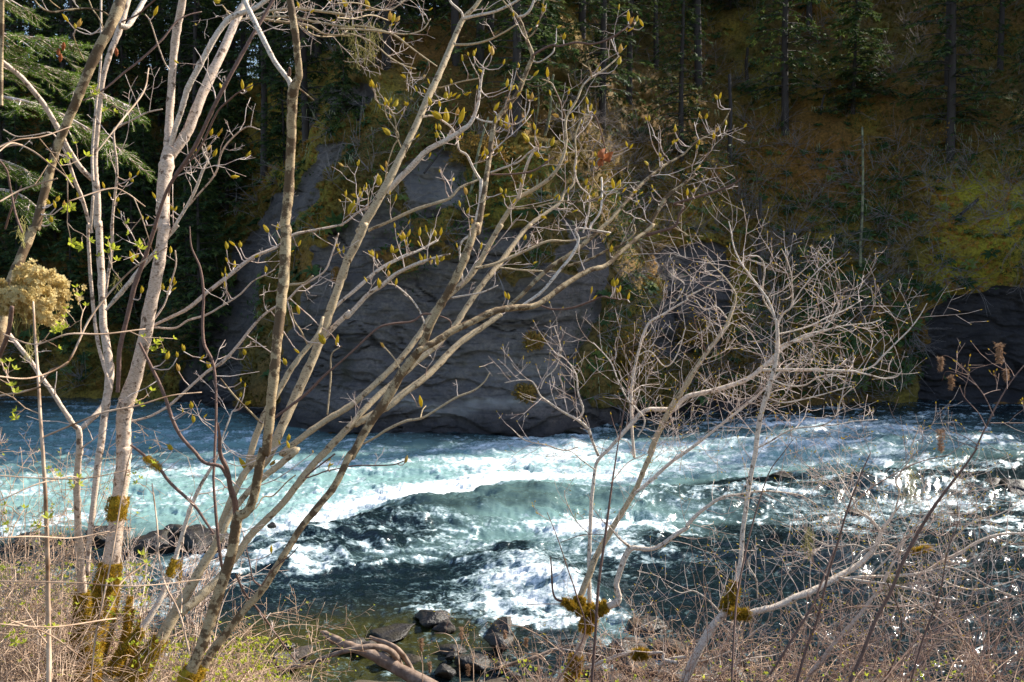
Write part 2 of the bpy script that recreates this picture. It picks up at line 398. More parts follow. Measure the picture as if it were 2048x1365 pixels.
FOAM = [(700,1045,190,42,14,1.15),(860,985,150,26,12,.8),(1250,930,230,45,4,.55),(1520,905,170,45,3,.62),(1230,1060,120,42,-8,1.25),(1310,1110,80,20,-12,.7),
 (1040,1085,200,30,-3,.42),(760,1110,190,36,6,.48),(600,1110,120,26,8,.4),(880,1175,120,16,-8,.4),(650,1150,60,45,0,.6),(1050,1165,110,26,-32,1.15),(970,1210,80,22,-20,.8),(1235,1255,85,48,8,1.15),(430,1150,140,30,10,.8),(300,1195,100,26,5,.7),
 (1650,1010,260,26,4,.6),(1380,1010,120,14,0,.6),(1760,890,240,38,5,.5),(1640,850,120,22,4,.8),(1900,870,120,40,10,.35),(950,925,330,34,3,.5),(1090,885,180,16,3,.7),(430,870,110,14,0,.6),(200,870,160,20,0,.5),(420,930,160,20,4,.45),(250,960,180,20,2,.4),
 (2000,1060,120,30,0,.5),(1860,1000,180,18,2,.4),(880,1270,60,12,0,.5),(870,1220,110,8,8,.7),(900,1005,50,9,16,.6),(1120,1130,110,16,-10,.7),(860,865,120,8,0,.9),(1060,868,80,8,0,.9),(1190,858,60,14,0,.9),(1560,845,100,10,6,.7),(1840,835,90,12,4,.7)]
DARK = [(1130,1012,330,20,3,.60),(900,1035,190,26,14,1.0),(740,1075,130,20,17,.8),(560,1160,160,30,5,.5),(820,1150,160,24,5,.5),(640,1205,190,55,4,1.1),(1620,1110,330,32,0,.9),(1750,1260,420,95,0,1.2),(1420,1180,130,60,0,.9),(560,835,200,16,0,.5),(850,862,260,12,0,.5),(1560,965,230,11,3,.8),(1850,960,260,14,2,.7),
 (1150,1150,60,16,-12,.6),(700,1260,150,40,0,.9),(2000,930,160,14,0,.5),(120,1090,200,30,0,.9),(950,1290,250,40,0,.6),(1850,1050,150,12,0,.5),(1560,1060,130,14,0,.6),(1000,1105,40,14,0,.7),(1640,1250,300,100,0,.5)]
TURQ = [(560,965,600,85,0,1.15),(1150,925,450,45,2,.9),(1750,890,500,50,2,.55),(1150,1040,300,60,0,.5),(1250,1250,120,60,0,.4),(200,930,300,90,0,.4),(200,860,460,60,0,1.0)]
SHAL = [(760,1270,230,60,0,1.0),(620,1330,200,60,0,.9),(480,1270,200,50,0,.5)]
wpx = fbm(XX*.25, YY*.25, 0, 3, 201)*2.0+1.6*fbm(XX*.9, YY*1.1, 2, 4, 203); wpy = fbm(XX*.25, YY*.25, 7, 3, 211)*1.6+2.2*fbm(XX*.7, YY*1.2, 4, 4, 213)
FOAM += [(950,968,230,16,6,.6),(1180,955,200,14,3,.5),(560,1000,120,26,8,.4)]
fo = splat(FOAM, XX+wpx*.35, YY+wpy*.35); dk = splat(DARK, XX+wpx*.45, YY+wpy*.35); tq = splat(TURQ, XX, YY); sh = splat(SHAL, XX, YY); tq = np.clip(tq-.65*np.clip(dk, 0, 1), 0, 1.2)
# lacy foam: domain warped ridges stretched along the current
qx = XX*.55+fbm(XX*.9, YY*1.1, 0, 4, 221)*1.5; qy = YY*1.5+fbm(XX*.9, YY*1.1, 5, 4, 231)*1.7
lace = ridge(qx*.8, qy*.9, 0, 5, 241)
lace2 = ridge(qx*2.6, qy*2.4, 3, 4, 251)
mott = fbm(qx*1.4, qy*1.4, 0, 5, 261, .6)
dens = fo-.75*dk
big = fbm(XX*.45+wpx*.3, YY*.8, 4, 4, 265, .6)
src = np.clip(dens*.60+.30*big+.16*np.clip(tq, 0, 1), -.35, 1.0)
tex = .42*lace+.36*lace2+.75*mott
foam = np.clip(src*1.05+tex*(.42+.25*np.clip(src, 0, 1))*(1-.3*np.clip(tq, 0, 1))-.15, 0, 1)
foam = np.maximum(foam, np.clip((tex-.12)*1.6, 0, .8)*smooth(-.45, .25, src))
foam = foam**1.15
# waves
ZZ = (.45+.25*fbm(XX*.8, YY*.9, 3, 3, 207))*splat([(900,1035,230,26,14,1.),(1200,1010,260,22,3,1.),(1650,985,240,16,3,.8),(1650,1110,200,26,0,.8),(1850,975,200,16,0,.8),(1070,1150,120,26,-28,.9),(1240,1085,150,30,-8,.9),(560,1110,160,26,12,.5),(1640,880,160,24,3,.9),(1900,900,160,26,3,.7),(820,880,160,12,3,.5),(1100,900,200,16,3,.6)], XX+wpx*.2, YY+wpy*.2)
ZZ += .16*fbm(qx*.55, qy*.6, 0, 3, 271)*(.5+np.clip(fo+tq*.5, 0, 1))
ZZ += .075*fbm(qx*1.6, qy*1.8, 0, 4, 281, .6)*(1+1.2*np.clip(foam, 0, 1))
ZZ += .032*(ridge(XX*1.5+wpx, YY*2.6+wpy, 0, 4, 291))+.008*ridge(XX*5+wpx, YY*8+wpy, 0, 3, 295)
ZZ += .03*foam*np.abs(vn(XX*9, YY*9, 0, 9))
ZZ -= .05
WV = np.stack([XX, YY, ZZ], 2).reshape(-1, 3)
m = M('water')
tc = m.n('ShaderNodeTexCoord').outputs['Object']
f1 = m.noise(1, 5, .7, m.mapv(tc, (3.2, 4.5, 3)), .8); f2 = m.noise(1, 4, .65, m.mapv(tc, (11, 16, 8)), .5)
fa = m.math('ADD', m.attr('foam'), m.math('MULTIPLY', m.math('SUBTRACT', m.math('ADD', f1, f2), 1.0), 1.25))
ff = m.ramp(fa, [(.12, 0.), (.42, .40), (.70, .85), (1.0, 1.)])
dcol = m.mix(m.attr('turq'), (.004, .010, .013), (.20, .335, .32))
dcol = m.mix(m.attr('shal'), dcol, (.030, .030, .008))
fcol = m.ramp(fa, [(.25, (.16, .27, .29)), (.6, (.40, .50, .53)), (.95, (.80, .83, .84))])
col = m.mix(ff, dcol, fcol)
m.set(col=col, rough=m.mix(ff, (.06,)*3, (.6,)*3), spec=.5); m.b.inputs['IOR'].default_value = 1.33
r1 = m.noise(1, 4, .6, m.mapv(tc, (2.2, 5.5, 3)), .6); r2 = m.noise(1, 3, .6, m.mapv(tc, (9, 20, 8)), .3)
m.bump(m.math('ADD', r1, m.math('MULTIPLY', r2, .2)), .30, .13)
wat = link('river', mesh_np('river', WV, grid_faces(rows, cols), m.m, True, {'foam': foam.ravel(), 'turq': np.clip(tq, 0, 1).ravel(), 'shal': np.clip(sh, 0, 1).ravel()}))
tag(wat, kind='structure')
m2 = simple('calm_water', (.008, .022, .026), (.02, .06, .06), .3, .1)
for sgn in (-1, 1):    # the river going on outside the modelled reach
    e = .6324*sgn
    q = [(e*12.4, 12.4, -.12), (e*66.5, 66.5, -.12), (sgn*300, 66.5, -.12), (sgn*300, 12.4, -.12)]
    link('river_reach', mesh_np('river_reach', q, [(0, 1, 2, 3) if sgn < 0 else (3, 2, 1, 0)], m2, False))['kind'] = 'structure'

# ---------------------------------------------------------------- near bank
by = np.concatenate([np.linspace(-6, 3, 20), np.linspace(3.1, 19, 170)]); bx = np.linspace(-14, 16, 240)
BX, BY = np.meshgrid(bx, by)
def bank_z(x, y):
    z = np.interp(y, [-6, 0, 3, 5, 8, 12, 14.5, 17, 19], [5.0, 4.9, 4.75, 4.30, 3.02, 1.35, .35, -.25, -.6])
    z = z + .35*smooth(0, -4, x)*smooth(3, 6, y)*smooth(15, 8, y)
    return z
BZ = bank_z(BX, BY)+.16*fbm(BX*.8, BY*.8, 0, 4, 301)+.05*fbm(BX*4, BY*4, 0, 3, 305)
m = M('river_bank'); n1 = m.noise(2.5, 5, .65); n2 = m.noise(25, 4, .6)
c = m.mix(m.ramp(n1, [(.35, 0.), (.65, 1.)]), (.030, .022, .013), (.06, .042, .022))
c = m.mix(m.ramp(n2, [(.45, 0.), (.6, 1.)]), c, (.075, .05, .028))
m.set(col=c, rough=.9); m.bump(n2, .8, .04)
bank = link('river_bank', mesh_np('river_bank', np.stack([BX, BY, BZ], 2).reshape(-1, 3), grid_faces(len(by), len(bx)), m.m)); tag(bank, kind='structure')
m2 = simple('bank_far_soil', (.06, .045, .025), (.10, .075, .04), 1, .95)
for sgn in (-1, 1):
    e = -13.9 if sgn < 0 else 15.9
    q = []
    for yv in (-60, 0, 5, 8, 12, 17): q += [(e, yv, float(bank_z(0, max(yv, -6)))-.05), (sgn*300, yv, float(bank_z(0, max(yv, -6)))+2)]
    link('upper_bank', mesh_np('upper_bank', q, [(2*i, 2*i+1, 2*i+3, 2*i+2) for i in range(5)], m2, False))['kind'] = 'structure'
q = [(-14, -60, 5.0), (16, -60, 5.0), (16, -5.9, 4.9), (-14, -5.9, 4.9)]
link('bank_top', mesh_np('bank_top', q, [(0, 1, 2, 3)], m2, False))['kind'] = 'structure'
# ---------------------------------------------------------------- ground cover on the far hillside
def hill_samples(N, cond, seed):
    g = np.random.default_rng(seed); out = []; nor = []
    P = HV.reshape(nv, nx, 3)
    i = g.integers(2, nv-3, N*6); j = g.integers(2, nx-3, N*6)
    p = P[i, j]+(P[i+1, j]-P[i, j])*g.random((N*6, 1))+(P[i, j+1]-P[i, j])*g.random((N*6, 1))
    n = np.cross(P[i, j+2]-P[i, j-2], P[i+2, j]-P[i-2, j]); n /= np.linalg.norm(n, axis=1)[:, None]+1e-9
    n[n[:, 1] > 0] *= -1
    px, py = pix(p[:, 0], p[:, 1], p[:, 2])
    ok = (rb[i, j] < .35) & (px > -60) & (px < 2110) & (py > -60) & (p[:, 2] > .4)
    ok &= cond(p, px, py, i, j, g)
    return p[ok][:N], n[ok][:N]
def blades(k, h, wd, lean, seed, seg=1):
    g = np.random.default_rng(seed); v = []; f = []
    for q in range(k):
        a = g.random()*6.28; l = h*(.6+.6*g.random()); t = lean*(.4+g.random())
        d = np.array([math.cos(a), math.sin(a), 0]); s = np.array([-d[1], d[0], 0])*wd*(.6+.8*g.random())
        b = d*g.random()*.25; tip = b+d*t*l+np.array([0, 0, l*math.sqrt(max(.05, 1-t*t*.8))])
        n0 = len(v); v += [b-s, b+s, tip]; f.append((n0, n0+1, n0+2))
    return np.array(v), np.array(f)
m = M('ground_moss'); ti = m.attr('tint')
m.set(col=m.ramp(ti, [(0., (.07, .075, .016)), (.35, (.27, .17, .04)), (.6, (.52, .25, .055)), (1., (.62, .50, .07))]), rough=.85, spec=.15); m.leafy(.25); MAT['cover'] = m.m
m = M('fern_green'); ti = m.attr('tint')
m.set(col=m.ramp(ti, [(0., (.025, .05, .015)), (.6, (.06, .11, .03)), (1., (.17, .20, .04))]), rough=.7, spec=.2); m.leafy(.3); MAT['fern'] = m.m
tv, tf = blades(12, 1.0, .10, .6, 3)
p, n = hill_samples(34000, lambda p, px, py, i, j, g: g.random(len(px)) < .25+.75*smooth(-.2, .3, fbm(p[:, 0]*.5, p[:, 2]*.5, 0, 3, 401)), 11)
gi = np.interp(p[:, 0], xs, np.arange(nx)).astype(int); gj = np.clip(np.searchsorted(vs, p[:, 2]), 0, nv-1)
gv = np.clip(gold, 0, 1)[gj, gi]; rv = rust[gj, gi]
nn = n+np.array([0, 0, -.25])                                            # moss hangs over
tag(scatter('moss_cover', tv, tf, p, .12+.22*rng.random(len(p))**2, rng.random(len(p))*6.28, MAT['cover'], nn, np.clip(.12+.25*rv+.5*gv+.28*(rng.random(len(p))-.4), 0, 1)), kind='stuff')
# sword ferns: arching fronds, each a ribbon of leaflets
fv, ff_ = [], []
for q in range(9):
    a = q*.7+.2*(q % 3); d = np.array([math.cos(a), math.sin(a), 0]); s = np.array([-d[1], d[0], 0])
    pr = None
    for k in range(5):
        t = k/4; c = d*t*.8+np.array([0, 0, .9*t-.75*t*t*1.0]); wd = .13*math.sin(math.pi*min(1, t*.8+.2)); n0 = len(fv)
        fv += [c-s*wd, c+s*wd+np.array([0, 0, .02])]
        if k: ff_.append((n0-2, n0-1, n0+1)); ff_.append((n0-2, n0+1, n0))
fv = np.array(fv); ff_ = np.array(ff_)
fdens = lambda p, px, py, i, j, g: g.random(len(px)) < .10+.9*np.clip(np.exp(-((px-1720)/150)**2-((py-640)/130)**2)+.8*np.exp(-((px-1350)/120)**2-((py-640)/80)**2)+.5*np.exp(-((px-1440)/200)**2-((py-110)/60)**2)+.5*np.exp(-((px-480)/160)**2-((py-400)/160)**2)+.3*np.exp(-((px-1640)/200)**2-((py-450)/150)**2), 0, 1)
p, n = hill_samples(2600, fdens, 12)
tag(scatter('fern_patch', fv, ff_, p, .35+.45*rng.random(len(p)), rng.random(len(p))*6.28, MAT['fern'], n+np.array([0, 0, .8])), kind='stuff')
# low leafy brush
tv, tf = [], []
for q in range(34):
    c = rng.normal(size=3)*np.array([.42, .42, .32]); a = rng.normal(size=3)*.09; b_ = rng.normal(size=3)*.09
    n0 = len(tv); tv += [c, c+a, c+b_]; tf.append((n0, n0+1, n0+2))
p, n = hill_samples(3400, lambda p, px, py, i, j, g: g.random(len(px)) < smooth(-.1, .35, fbm(p[:, 0]*.35, p[:, 2]*.35, 5, 3, 411))*.9+.3*(px < 420), 13)
tag(scatter('leafy_brush', np.array(tv), np.array(tf), p+n*.25, .5+.8*rng.random(len(p))**1.5, rng.random(len(p))*6.28, MAT['fern'], n+np.array([0, 0, .6])), kind='stuff')
# grey dead twigs caught on the slope
def arc(p0, d, L, n, jit, grav, g=random):
    pts = [Vector(p0)]; d = Vector(d).normalized()
    for k in range(n):
        d = (d+Vector((g.uniform(-jit, jit), g.uniform(-jit, jit), g.uniform(-jit, jit)+grav))).normalized()
        pts.append(pts[-1]+d*(L/n))
    return pts
MAT['deadtwig'] = simple('grey_dead_twig', (.34, .29, .27), (.16, .12, .10), 3)
T = Tubes(); p, n = hill_samples(950, lambda p, px, py, i, j, g: g.random(len(px)) < .3+.7*(px > 1150), 14)
for k in range(len(p)):
    for q in range(random.randint(4, 11)):
        d = Vector(n[k])*.8+Vector((random.uniform(-1, 1), random.uniform(-.3, .3), random.uniform(-.6, .9)))
        L = random.uniform(.5, 2.6); pp = arc(p[k], d, L, 5, .25, random.choice((-.15, .05)))
        T.add(pp, np.linspace(.016, .006, len(pp))*random.uniform(.7, 1.3), 3, cap=False)
        if random.random() < .7:
            pp2 = arc(pp[2], d+Vector((random.uniform(-1, 1), 0, random.uniform(-1, 1))), L*.5, 3, .3, 0); T.add(pp2, [.010, .008, .006, .004], 3, cap=False)
tag(T.build('dead_brush', MAT['deadtwig']), kind='stuff')

MAT['palelichen'] = simple('pale_lichen', (.50, .50, .30), (.34, .36, .20), 3, .9, .3)
T = Tubes(); p, n = hill_samples(520, lambda p, px, py, i, j, g: g.random(len(px)) < .4+.6*(py < 330), 15)
for k in range(len(p)):
    c = Vector(p[k])+Vector((0, -random.uniform(.3, 1.4), random.uniform(0, 1.2)))
    for q in range(random.randint(2, 5)): T.add(arc(c+Vector((random.gauss(0, .12), 0, random.gauss(0, .1))), (random.gauss(0, .3), 0, -1), random.uniform(.15, .6), 4, .4, -.3), [.012, .02, .016, .01, .004], 3, cap=False)
tag(T.build('slope_lichen', MAT['palelichen']), kind='stuff')

# ---------------------------------------------------------------- conifers beyond the river
m = M('fir_bark'); n1 = m.noise(2, 4, .6); n2 = m.noise(1, 4, .7, m.mapv(m.attr('tuv', 1), (14, 14, 3)))
m.set(col=m.mix(n1, m.mix(n2, (.022, .018, .019), (.075, .060, .060)), (.055, .04, .03)), rough=.9); m.bump(n2, .8, .04); MAT['firbark'] = m.m
m = M('pale_dead_bark'); n1 = m.noise(3, 4, .6); m.set(col=m.mix(m.ramp(n1, [(.4, 0.), (.6, 1.)]), (.06, .05, .04), (.26, .25, .13)), rough=.9); MAT['lichenbark'] = m.m
m = M('far_foliage'); ti = m.attr('tint')
m.set(col=m.ramp(ti, [(0., (.020, .045, .016)), (.5, (.055, .10, .03)), (1., (.15, .19, .05))]), rough=.65, spec=.25); m.leafy(.25); MAT['farleaf'] = m.m
def conifer_proto(h, bare, rad, seed, nb=5, dens=1.0, step=.42):
    g = random.Random(seed); T = Tubes()
    lean = g.uniform(-.01, .01)
    pts = [Vector((lean*z+.05*math.sin(z*.4+seed), .04*math.cos(z*.5), z)) for z in np.linspace(-1, h, 14)]
    r0 = h*.0085+.03
    T.add(pts, [r0*(1-.93*max(0, z/h))+.012 for z in np.linspace(-1, h, 14)], 8)
    FV = []; FT = []
    z = .8
    while z < h-.3:
        t = z/h; inb = z < bare*h
        k = nb if not inb else g.choice((1, 1, 2, 3))
        for q in range(k):
            a = g.random()*6.28
            L = (rad*(1-((t-bare)/(1-bare))**1.3)*(.55+.6*g.random())+.2) if not inb else g.uniform(.5, 2.4)
            dr = Vector((math.cos(a), math.sin(a), g.uniform(-.05, .35) if not inb else g.uniform(-.3, .2)))
            pp = arc((lean*z, 0, z), dr, L, 4, .08 if not inb else .25, -.13, g)
            T.add(pp, np.linspace(.012+.010*L, .005, 5), 3, cap=False)
            if inb and g.random() < .6: continue
            ns = int((3+5.5*L)*dens)
            for s in range(ns):
                u = g.uniform(.12, 1.0); i = min(int(u*4), 3); c = pp[i].lerp(pp[i+1], u*4-i)
                side = Vector((-dr.y, dr.x, 0)).normalized()*g.choice((-1, 1))
                fd = (side*g.uniform(.3, 1)+dr*g.uniform(.3, .9)+Vector((0, 0, g.uniform(-.75, .1)))).normalized()
                sz = g.uniform(.25, .6)*(.7+.06*L); wv = fd.cross(Vector((g.uniform(-.5, .5), g.uniform(-.5, .5), 1))).normalized()*sz*.17
                b = c+fd*sz*.5; e = c+fd*sz+Vector((0, 0, -sz*.15)); ti = g.random()
                FV += [c, b+wv, e, c, e, b-wv]; FT += [ti]*6
                for w_ in (1, -1):       # two side fingers
                    e2 = b+wv*3.2*w_+fd*sz*.12+Vector((0, 0, -.08*sz)); FV += [b-fd*sz*.12, b+fd*.08*sz, e2]; FT += [ti]*3
        z += step*(1.3 if inb else 1)
    FV = np.array([tuple(v) for v in FV]); FF = np.arange(len(FV)).reshape(-1, 3)
    tm = T.mesh('trunk', MAT['firbark']); fm = mesh_np('crown', FV, FF, MAT['farleaf'], False, {'tint': np.array(FT)})
    return tm, fm, len(FF)
PROT = {'tall1': conifer_proto(27, .30, 3.0, 1, 5), 'tall2': conifer_proto(24, .24, 2.7, 2, 5), 'tall3': conifer_proto(30, .36, 3.3, 3, 5),
        'low1': conifer_proto(25, .10, 3.0, 11, 5), 'low2': conifer_proto(22, .07, 2.9, 12, 5),
        'bush1': conifer_proto(11, .02, 2.3, 4, 6, 1.5, .3), 'bush2': conifer_proto(8, .02, 2.0, 5, 6, 1.6, .27)}
def put_tree(kind, x, y, z, s, name='fir_tree', label=None, group=None, cat='tree'):
    o = empty(name, (x, y, z), label, cat, group); o.rotation_euler.z = random.uniform(0, 6.28); o.scale = (s*random.uniform(.9, 1.1),)*2+(s,)
    tm, fm, _ = PROT[kind]; link('trunk', tm, o); link('crown', fm, o); return o
HG = {'low1': (25, 2.7), 'low2': (22, 2.6), 'tall1': (27, 2.7), 'tall2': (24, 2.4), 'tall3': (30, 3.0), 'bush1': (11, 2.1), 'bush2': (8, 1.8)}
# gaps in the canopy through which the sun reaches these spots of the river
SUNSPOTS = [(on_water(*q), r) for q, r in [((1235,1060),2.6),((1320,1095),1.6),((1120,1050),1.3),((1050,1160),1.3),((980,1200),1.0),((850,975),1.4),((930,955),1.2),((760,1020),.8),((1630,1150),1.2),((2000,1280),3.5),((1850,1240),1.5),((1250,1235),.8),((500,1330),3),((800,1330),2.5)]]
def blocks_spot(x, y, z, h, r):
    for P, pr in SUNSPOTS:
        z0 = P[2] if len(P) > 2 else 0
        t = ((x-P[0])*SD[0]+(y-P[1])*SD[1])/(SD[0]**2+SD[1]**2)
        if t <= 1.5: continue
        dist = math.hypot(x-P[0]-SD[0]*t, y-P[1]-SD[1]*t); zz = z0+SD[2]*t
        rr = r*max(0.15, min(1, (z+h-zz)/(h*.7)))
        if zz < z+h and dist < rr+pr*.8: return True
    return False
placed = []
for q_ in ((1720,70),(1760,130),(1640,20)): a_ = hill_point(*q_); SUNSPOTS.append((np.array([a_.x, a_.y-1, a_.z+2]), 1.6))
def try_place(kind, x, v, s, mind, **k):
    y, z = hill_surface(np.array(x), np.array(v)); y = float(y); z = float(z)
    if any((x-a)**2+(y-b)**2 < mind*mind for a, b in placed): return
    h, r = HG[kind][0]*s, HG[kind][1]*s
    if blocks_spot(x, y, z, h, r): return
    placed.append((x, y)); put_tree(kind, x, y, z-.3, s, **k)
g = random.Random(5)
# trees whose trunks the photograph shows on the slope (pixel of the base, kind, scale)
for bx_, by_, kd, s, lab in [(1395,178,'tall1',1,'straight grey fir trunk with pale lichen at its foot on the slope'),(1258,225,'tall2',.9,'slim grey fir trunk left of the straight trunk with lichen at its foot'),
        (1311,128,'tall2',.8,'thin fir trunk between two stouter trunks high on the slope'),(1895,195,'tall3',1.05,'stout leaning fir trunk on the slope above the golden moss'),
        (1708,240,'bush1',1.1,'feathery young fir catching light on the upper slope'),(1618,60,'tall2',.9,'fir standing behind the feathery young fir'),
        (962,118,'tall1',.9,'slender fir trunk above the small dark cave'),(910,138,'tall2',1,'shaded fir trunk left of the trunk above the cave'),(982,70,'tall2',.8,'fir trunk furthest back above the cave'),
        (527,168,'tall2',1,'lone fir trunk at the top of the mossy left shoulder'),(1545,20,'tall3',.9,'tall fir at the top of the photo above the snag'),(2000,150,'tall2',.9,'fir draped in grey lichen at the right edge of the slope')]:
    q = hill_point(bx_, by_); placed.append((q.x, q.y))
    if not blocks_spot(q.x, q.y, q.z, HG[kd][0]*s, HG[kd][1]*s) or bx_ in (1395, 1895, 1258, 1708): 
        o = put_tree(kd, q.x, q.y, q.z-.4, s, label=lab)
LT = 'tall dark fir in the dense forest above the cliff'; LB = 'bushy dark fir filling the shaded forest edge left of the cliff'
LU = 'low dark fir growing under the tall firs on the hillside'
for k in range(1500):
    x = g.uniform(-50, 57); top = float(np.interp(x, _X, _T)); Hh = float(np.interp(x, _X, _H))
    kd = g.choice(('low1', 'low2', 'tall2') if x < 3 else ('tall1', 'tall3', 'low1', 'low2')); v = g.uniform(max(Hh+4.5, 12), top+(24 if x < 6 else 14))
    if x > 3 and g.random() < .7:
        y_, z_ = hill_surface(np.array(x), np.array(v)); a_, b_ = pix(x, float(y_), float(z_))
        if b_ > 30 and a_ < 2100: continue
    try_place(kd, x, v, g.uniform(.85, 1.12), 3.3, label=LT, group='tall firs on the hillside')
for k in range(200):                                         # bushy edge at the left, down to the water
    x = g.uniform(-50, -17.5); v = g.uniform(1.2, 22)
    try_place(g.choice(('bush1', 'bush2', 'bush1')), x, v, g.uniform(.8, 1.3), 2.3, label=LB, group='bushy firs at the left')
for k in range(110):
    x = g.uniform(-16, 50); v = g.uniform(float(np.interp(x, _X, _T))*.62, float(np.interp(x, _X, _T))+6)
    try_place('bush2', x, v, g.uniform(.45, 1.0), 2.2, label=LU, group='low firs on the hillside')
# snags and bare poles
def snag(px0, py0, px1, py1, wpx, label, mat='firbark', stubs=8, name='snag'):
    q = hill_point(px0, py0); d = (q.y-CAM[1])*cp-(q.z-CAM[2])*sp_
    top = V(px1, py1, d-.5); base = q+Vector((0, .3, -.5)); r = wpx*d/F/2
    o = empty(name, base, label, name.replace('_', ' ')); T = Tubes(); n = 12
    pts = [base.lerp(top, t)-base+Vector((.05*math.sin(t*7+px0), 0, 0)) for t in np.linspace(0, 1, n)]
    T.add(pts, [r*(1.15-.45*t) for t in np.linspace(0, 1, n)], 8, bump=.15); T.build('trunk', MAT[mat], o)
    T = Tubes()
    for k in range(stubs):
        t = random.uniform(.1, .98); c = base.lerp(top, t)-base
        a = random.uniform(0, 6.28); pp = arc(c, (math.cos(a), math.sin(a), random.uniform(-.3, .4)), random.uniform(.3, 1.1), 4, .2, -.05); T.add(pp, np.linspace(.02, .006, 5), 4)
        T.build('dead_branch', MAT['deadtwig'], o); T = Tubes()
snag(1461,372,1460,150,9,'grey broken snag standing on the rusty moss slope',stubs=10)
snag(1496,168,1494,96,8,'short broken stump pole above the tall grey snag',stubs=3)
snag(1520,690,1521,397,8,'dark bare pole rising beside the small dark rock face',stubs=4)
snag(1725,560,1726,255,6,'thin dead fir spotted with yellow lichen left of the golden moss','lichenbark',26,'dead_fir')
snag(1092,250,1108,150,6,'pale leaning dead stem at the mouth of the small cave','lichenbark',2)
snag(1072,245,1078,165,4,'thin pale stem beside the leaning stem at the cave','lichenbark',1)
snag(930,400,975,235,6,'grey pole leaning up from the top of the pale rock','lichenbark',3,'leaning_pole')
snag(1632,250,1650,190,5,'short leaning dead trunk in the middle of the dark slope',stubs=2)
snag(752,300,745,255,4,'short pale stick standing on the moss by the dark rock streak','lichenbark',0)
def fallen(pts, wpx, label, mat='firbark'):
    P = []
    for a, b_ in pts:
        q = hill_point(a, b_); P.append(q+Vector((0, -.45, .15)))
    d = P[0].y; base = P[0].copy(); o = empty('fallen_log', base, label, 'fallen log'); T = Tubes()
    q = [P[0].lerp(P[-1], t)-base for t in np.linspace(0, 1, 9)]
    T.add(q, np.linspace(wpx*d/F/2, wpx*d/F/4, 9), 8, bump=.12); T.build('trunk', MAT[mat], o)
fallen([(1915,435),(2060,310)], 7, 'thin dark log lying across the slope above the golden moss')
fallen([(1275,590),(1318,750)], 9, 'pale pole fallen down the gully right of the big rock face')
fallen([(850,545-190),(935,240)], 5, 'slim grey log leaning over the pale rock top')
fallen([(1500,230),(1590,190)], 4, 'bleached branch lying on the slope beside the snag', 'lichenbark')
# scrubby bushes on ledges
def scrub(px, py, size, label, n=70, green=.5):
    q = hill_point(px, py); o = empty('bush', q, label, 'bush'); T = Tubes(); tips = []
    for k in range(n):
        a = random.uniform(0, 6.28); d = Vector((math.cos(a)*.8, -abs(math.sin(a))*.7, random.uniform(.2, 1.3)))
        L = size*random.uniform(.5, 1.0); pp = arc((0, -.2, 0), d, L, 6, .22, .02); T.add(pp, np.linspace(.014, .004, 7), 3, cap=False); tips += pp[2:]
        pp2 = arc(pp[3], d+Vector((random.uniform(-.8, .8), random.uniform(-.8, .8), .1)), L*.5, 3, .3, 0); T.add(pp2, [.007, .006, .005, .003], 3, cap=False); tips += pp2[1:]
    T.build('twigs', MAT['deadtwig'], o)['kind'] = 'stuff'
    tv, tf = blades(6, .16, .035, .9, 5)
    P = np.array([tuple(random.choice(tips)+Vector((random.gauss(0, .07),)*3)) for _ in range(int(n*22*green))])
    s = scatter('foliage', tv, tf, P, .7+.6*rng.random(len(P)), rng.random(len(P))*6.28, MAT['cover'], rng.normal(size=(len(P), 3)), .2+.3*rng.random(len(P)), o); s['kind'] = 'stuff'
scrub(1235,745,2.7,'big grey-green bush in the gully right of the large rock face',110,.8)
scrub(1385,690,1.8,'grey twiggy bush below the small dark rock face',60,.4)
scrub(1050,800,.6,'small yellow moss tuft hanging on the pale band of the rock',40,1.5)
scrub(960,330,1.6,'dark hanging bush above the pale rock shoulder',50,.8)
scrub(1070,690,.5,'tiny green plant in a crack of the rock face',14,1)
scrub(1880,300,1.7,'grey leafless bush on the slope above the golden moss',60,.15)
scrub(1790,340,1.4,'grey leafless bush left of the larger one on the right slope',50,.15)
scrub(1560,640,1.3,'leafy bush by the foot of the dark bare pole',50,.9)

# ---------------------------------------------------------------- rocks
m = M('wet_rock'); n1 = m.noise(3, 5, .6); n2 = m.noise(22, 4, .6)
m.set(col=m.mix(m.ramp(n1, [(.4, 0.), (.6, 1.)]), m.mix(n2, (.010, .009, .010), (.032, .027, .026)), (.030, .024, .014)), rough=.42, spec=.35); m.bump(m.math('ADD', n1, n2), .8, .04); MAT['wetrock'] = m.m
m = M('dry_rock'); n1 = m.noise(3, 5, .6); n2 = m.noise(22, 4, .6)
m.set(col=m.mix(m.ramp(n1, [(.4, 0.), (.6, 1.)]), m.mix(n2, (.025, .02, .018), (.085, .068, .06)), (.04, .03, .016)), rough=.8, spec=.3); m.bump(m.math('ADD', n1, n2), .8, .03); MAT['dryrock'] = m.m
import bmesh
def rock_mesh(seed, sub=4, flat=.6):
    bm = bmesh.new(); bmesh.ops.create_icosphere(bm, subdivisions=sub, radius=1)
    v = np.array([tuple(x.co) for x in bm.verts])
    f = np.array([[x.index for x in fc.verts] for fc in bm.faces]); bm.free()
    g = np.random.default_rng(seed)
    for q in range(11):                                        # knock flat facets off
        n = g.normal(size=3); n /= np.linalg.norm(n); c = .42+.35*g.random(); d = v@n
        v = v - np.maximum(d-c, 0)[:, None]*n
    nrm = v/np.linalg.norm(v, axis=1)[:, None]
    v = v+nrm*(.20*fbm(v[:, 0]*1.9, v[:, 1]*1.9, v[:, 2]*1.9, 4, seed)+.08*ridge(v[:, 0]*4, v[:, 1]*4, v[:, 2]*4, 3, seed+9))[:, None]
    v[:, 2] *= flat; return v, f
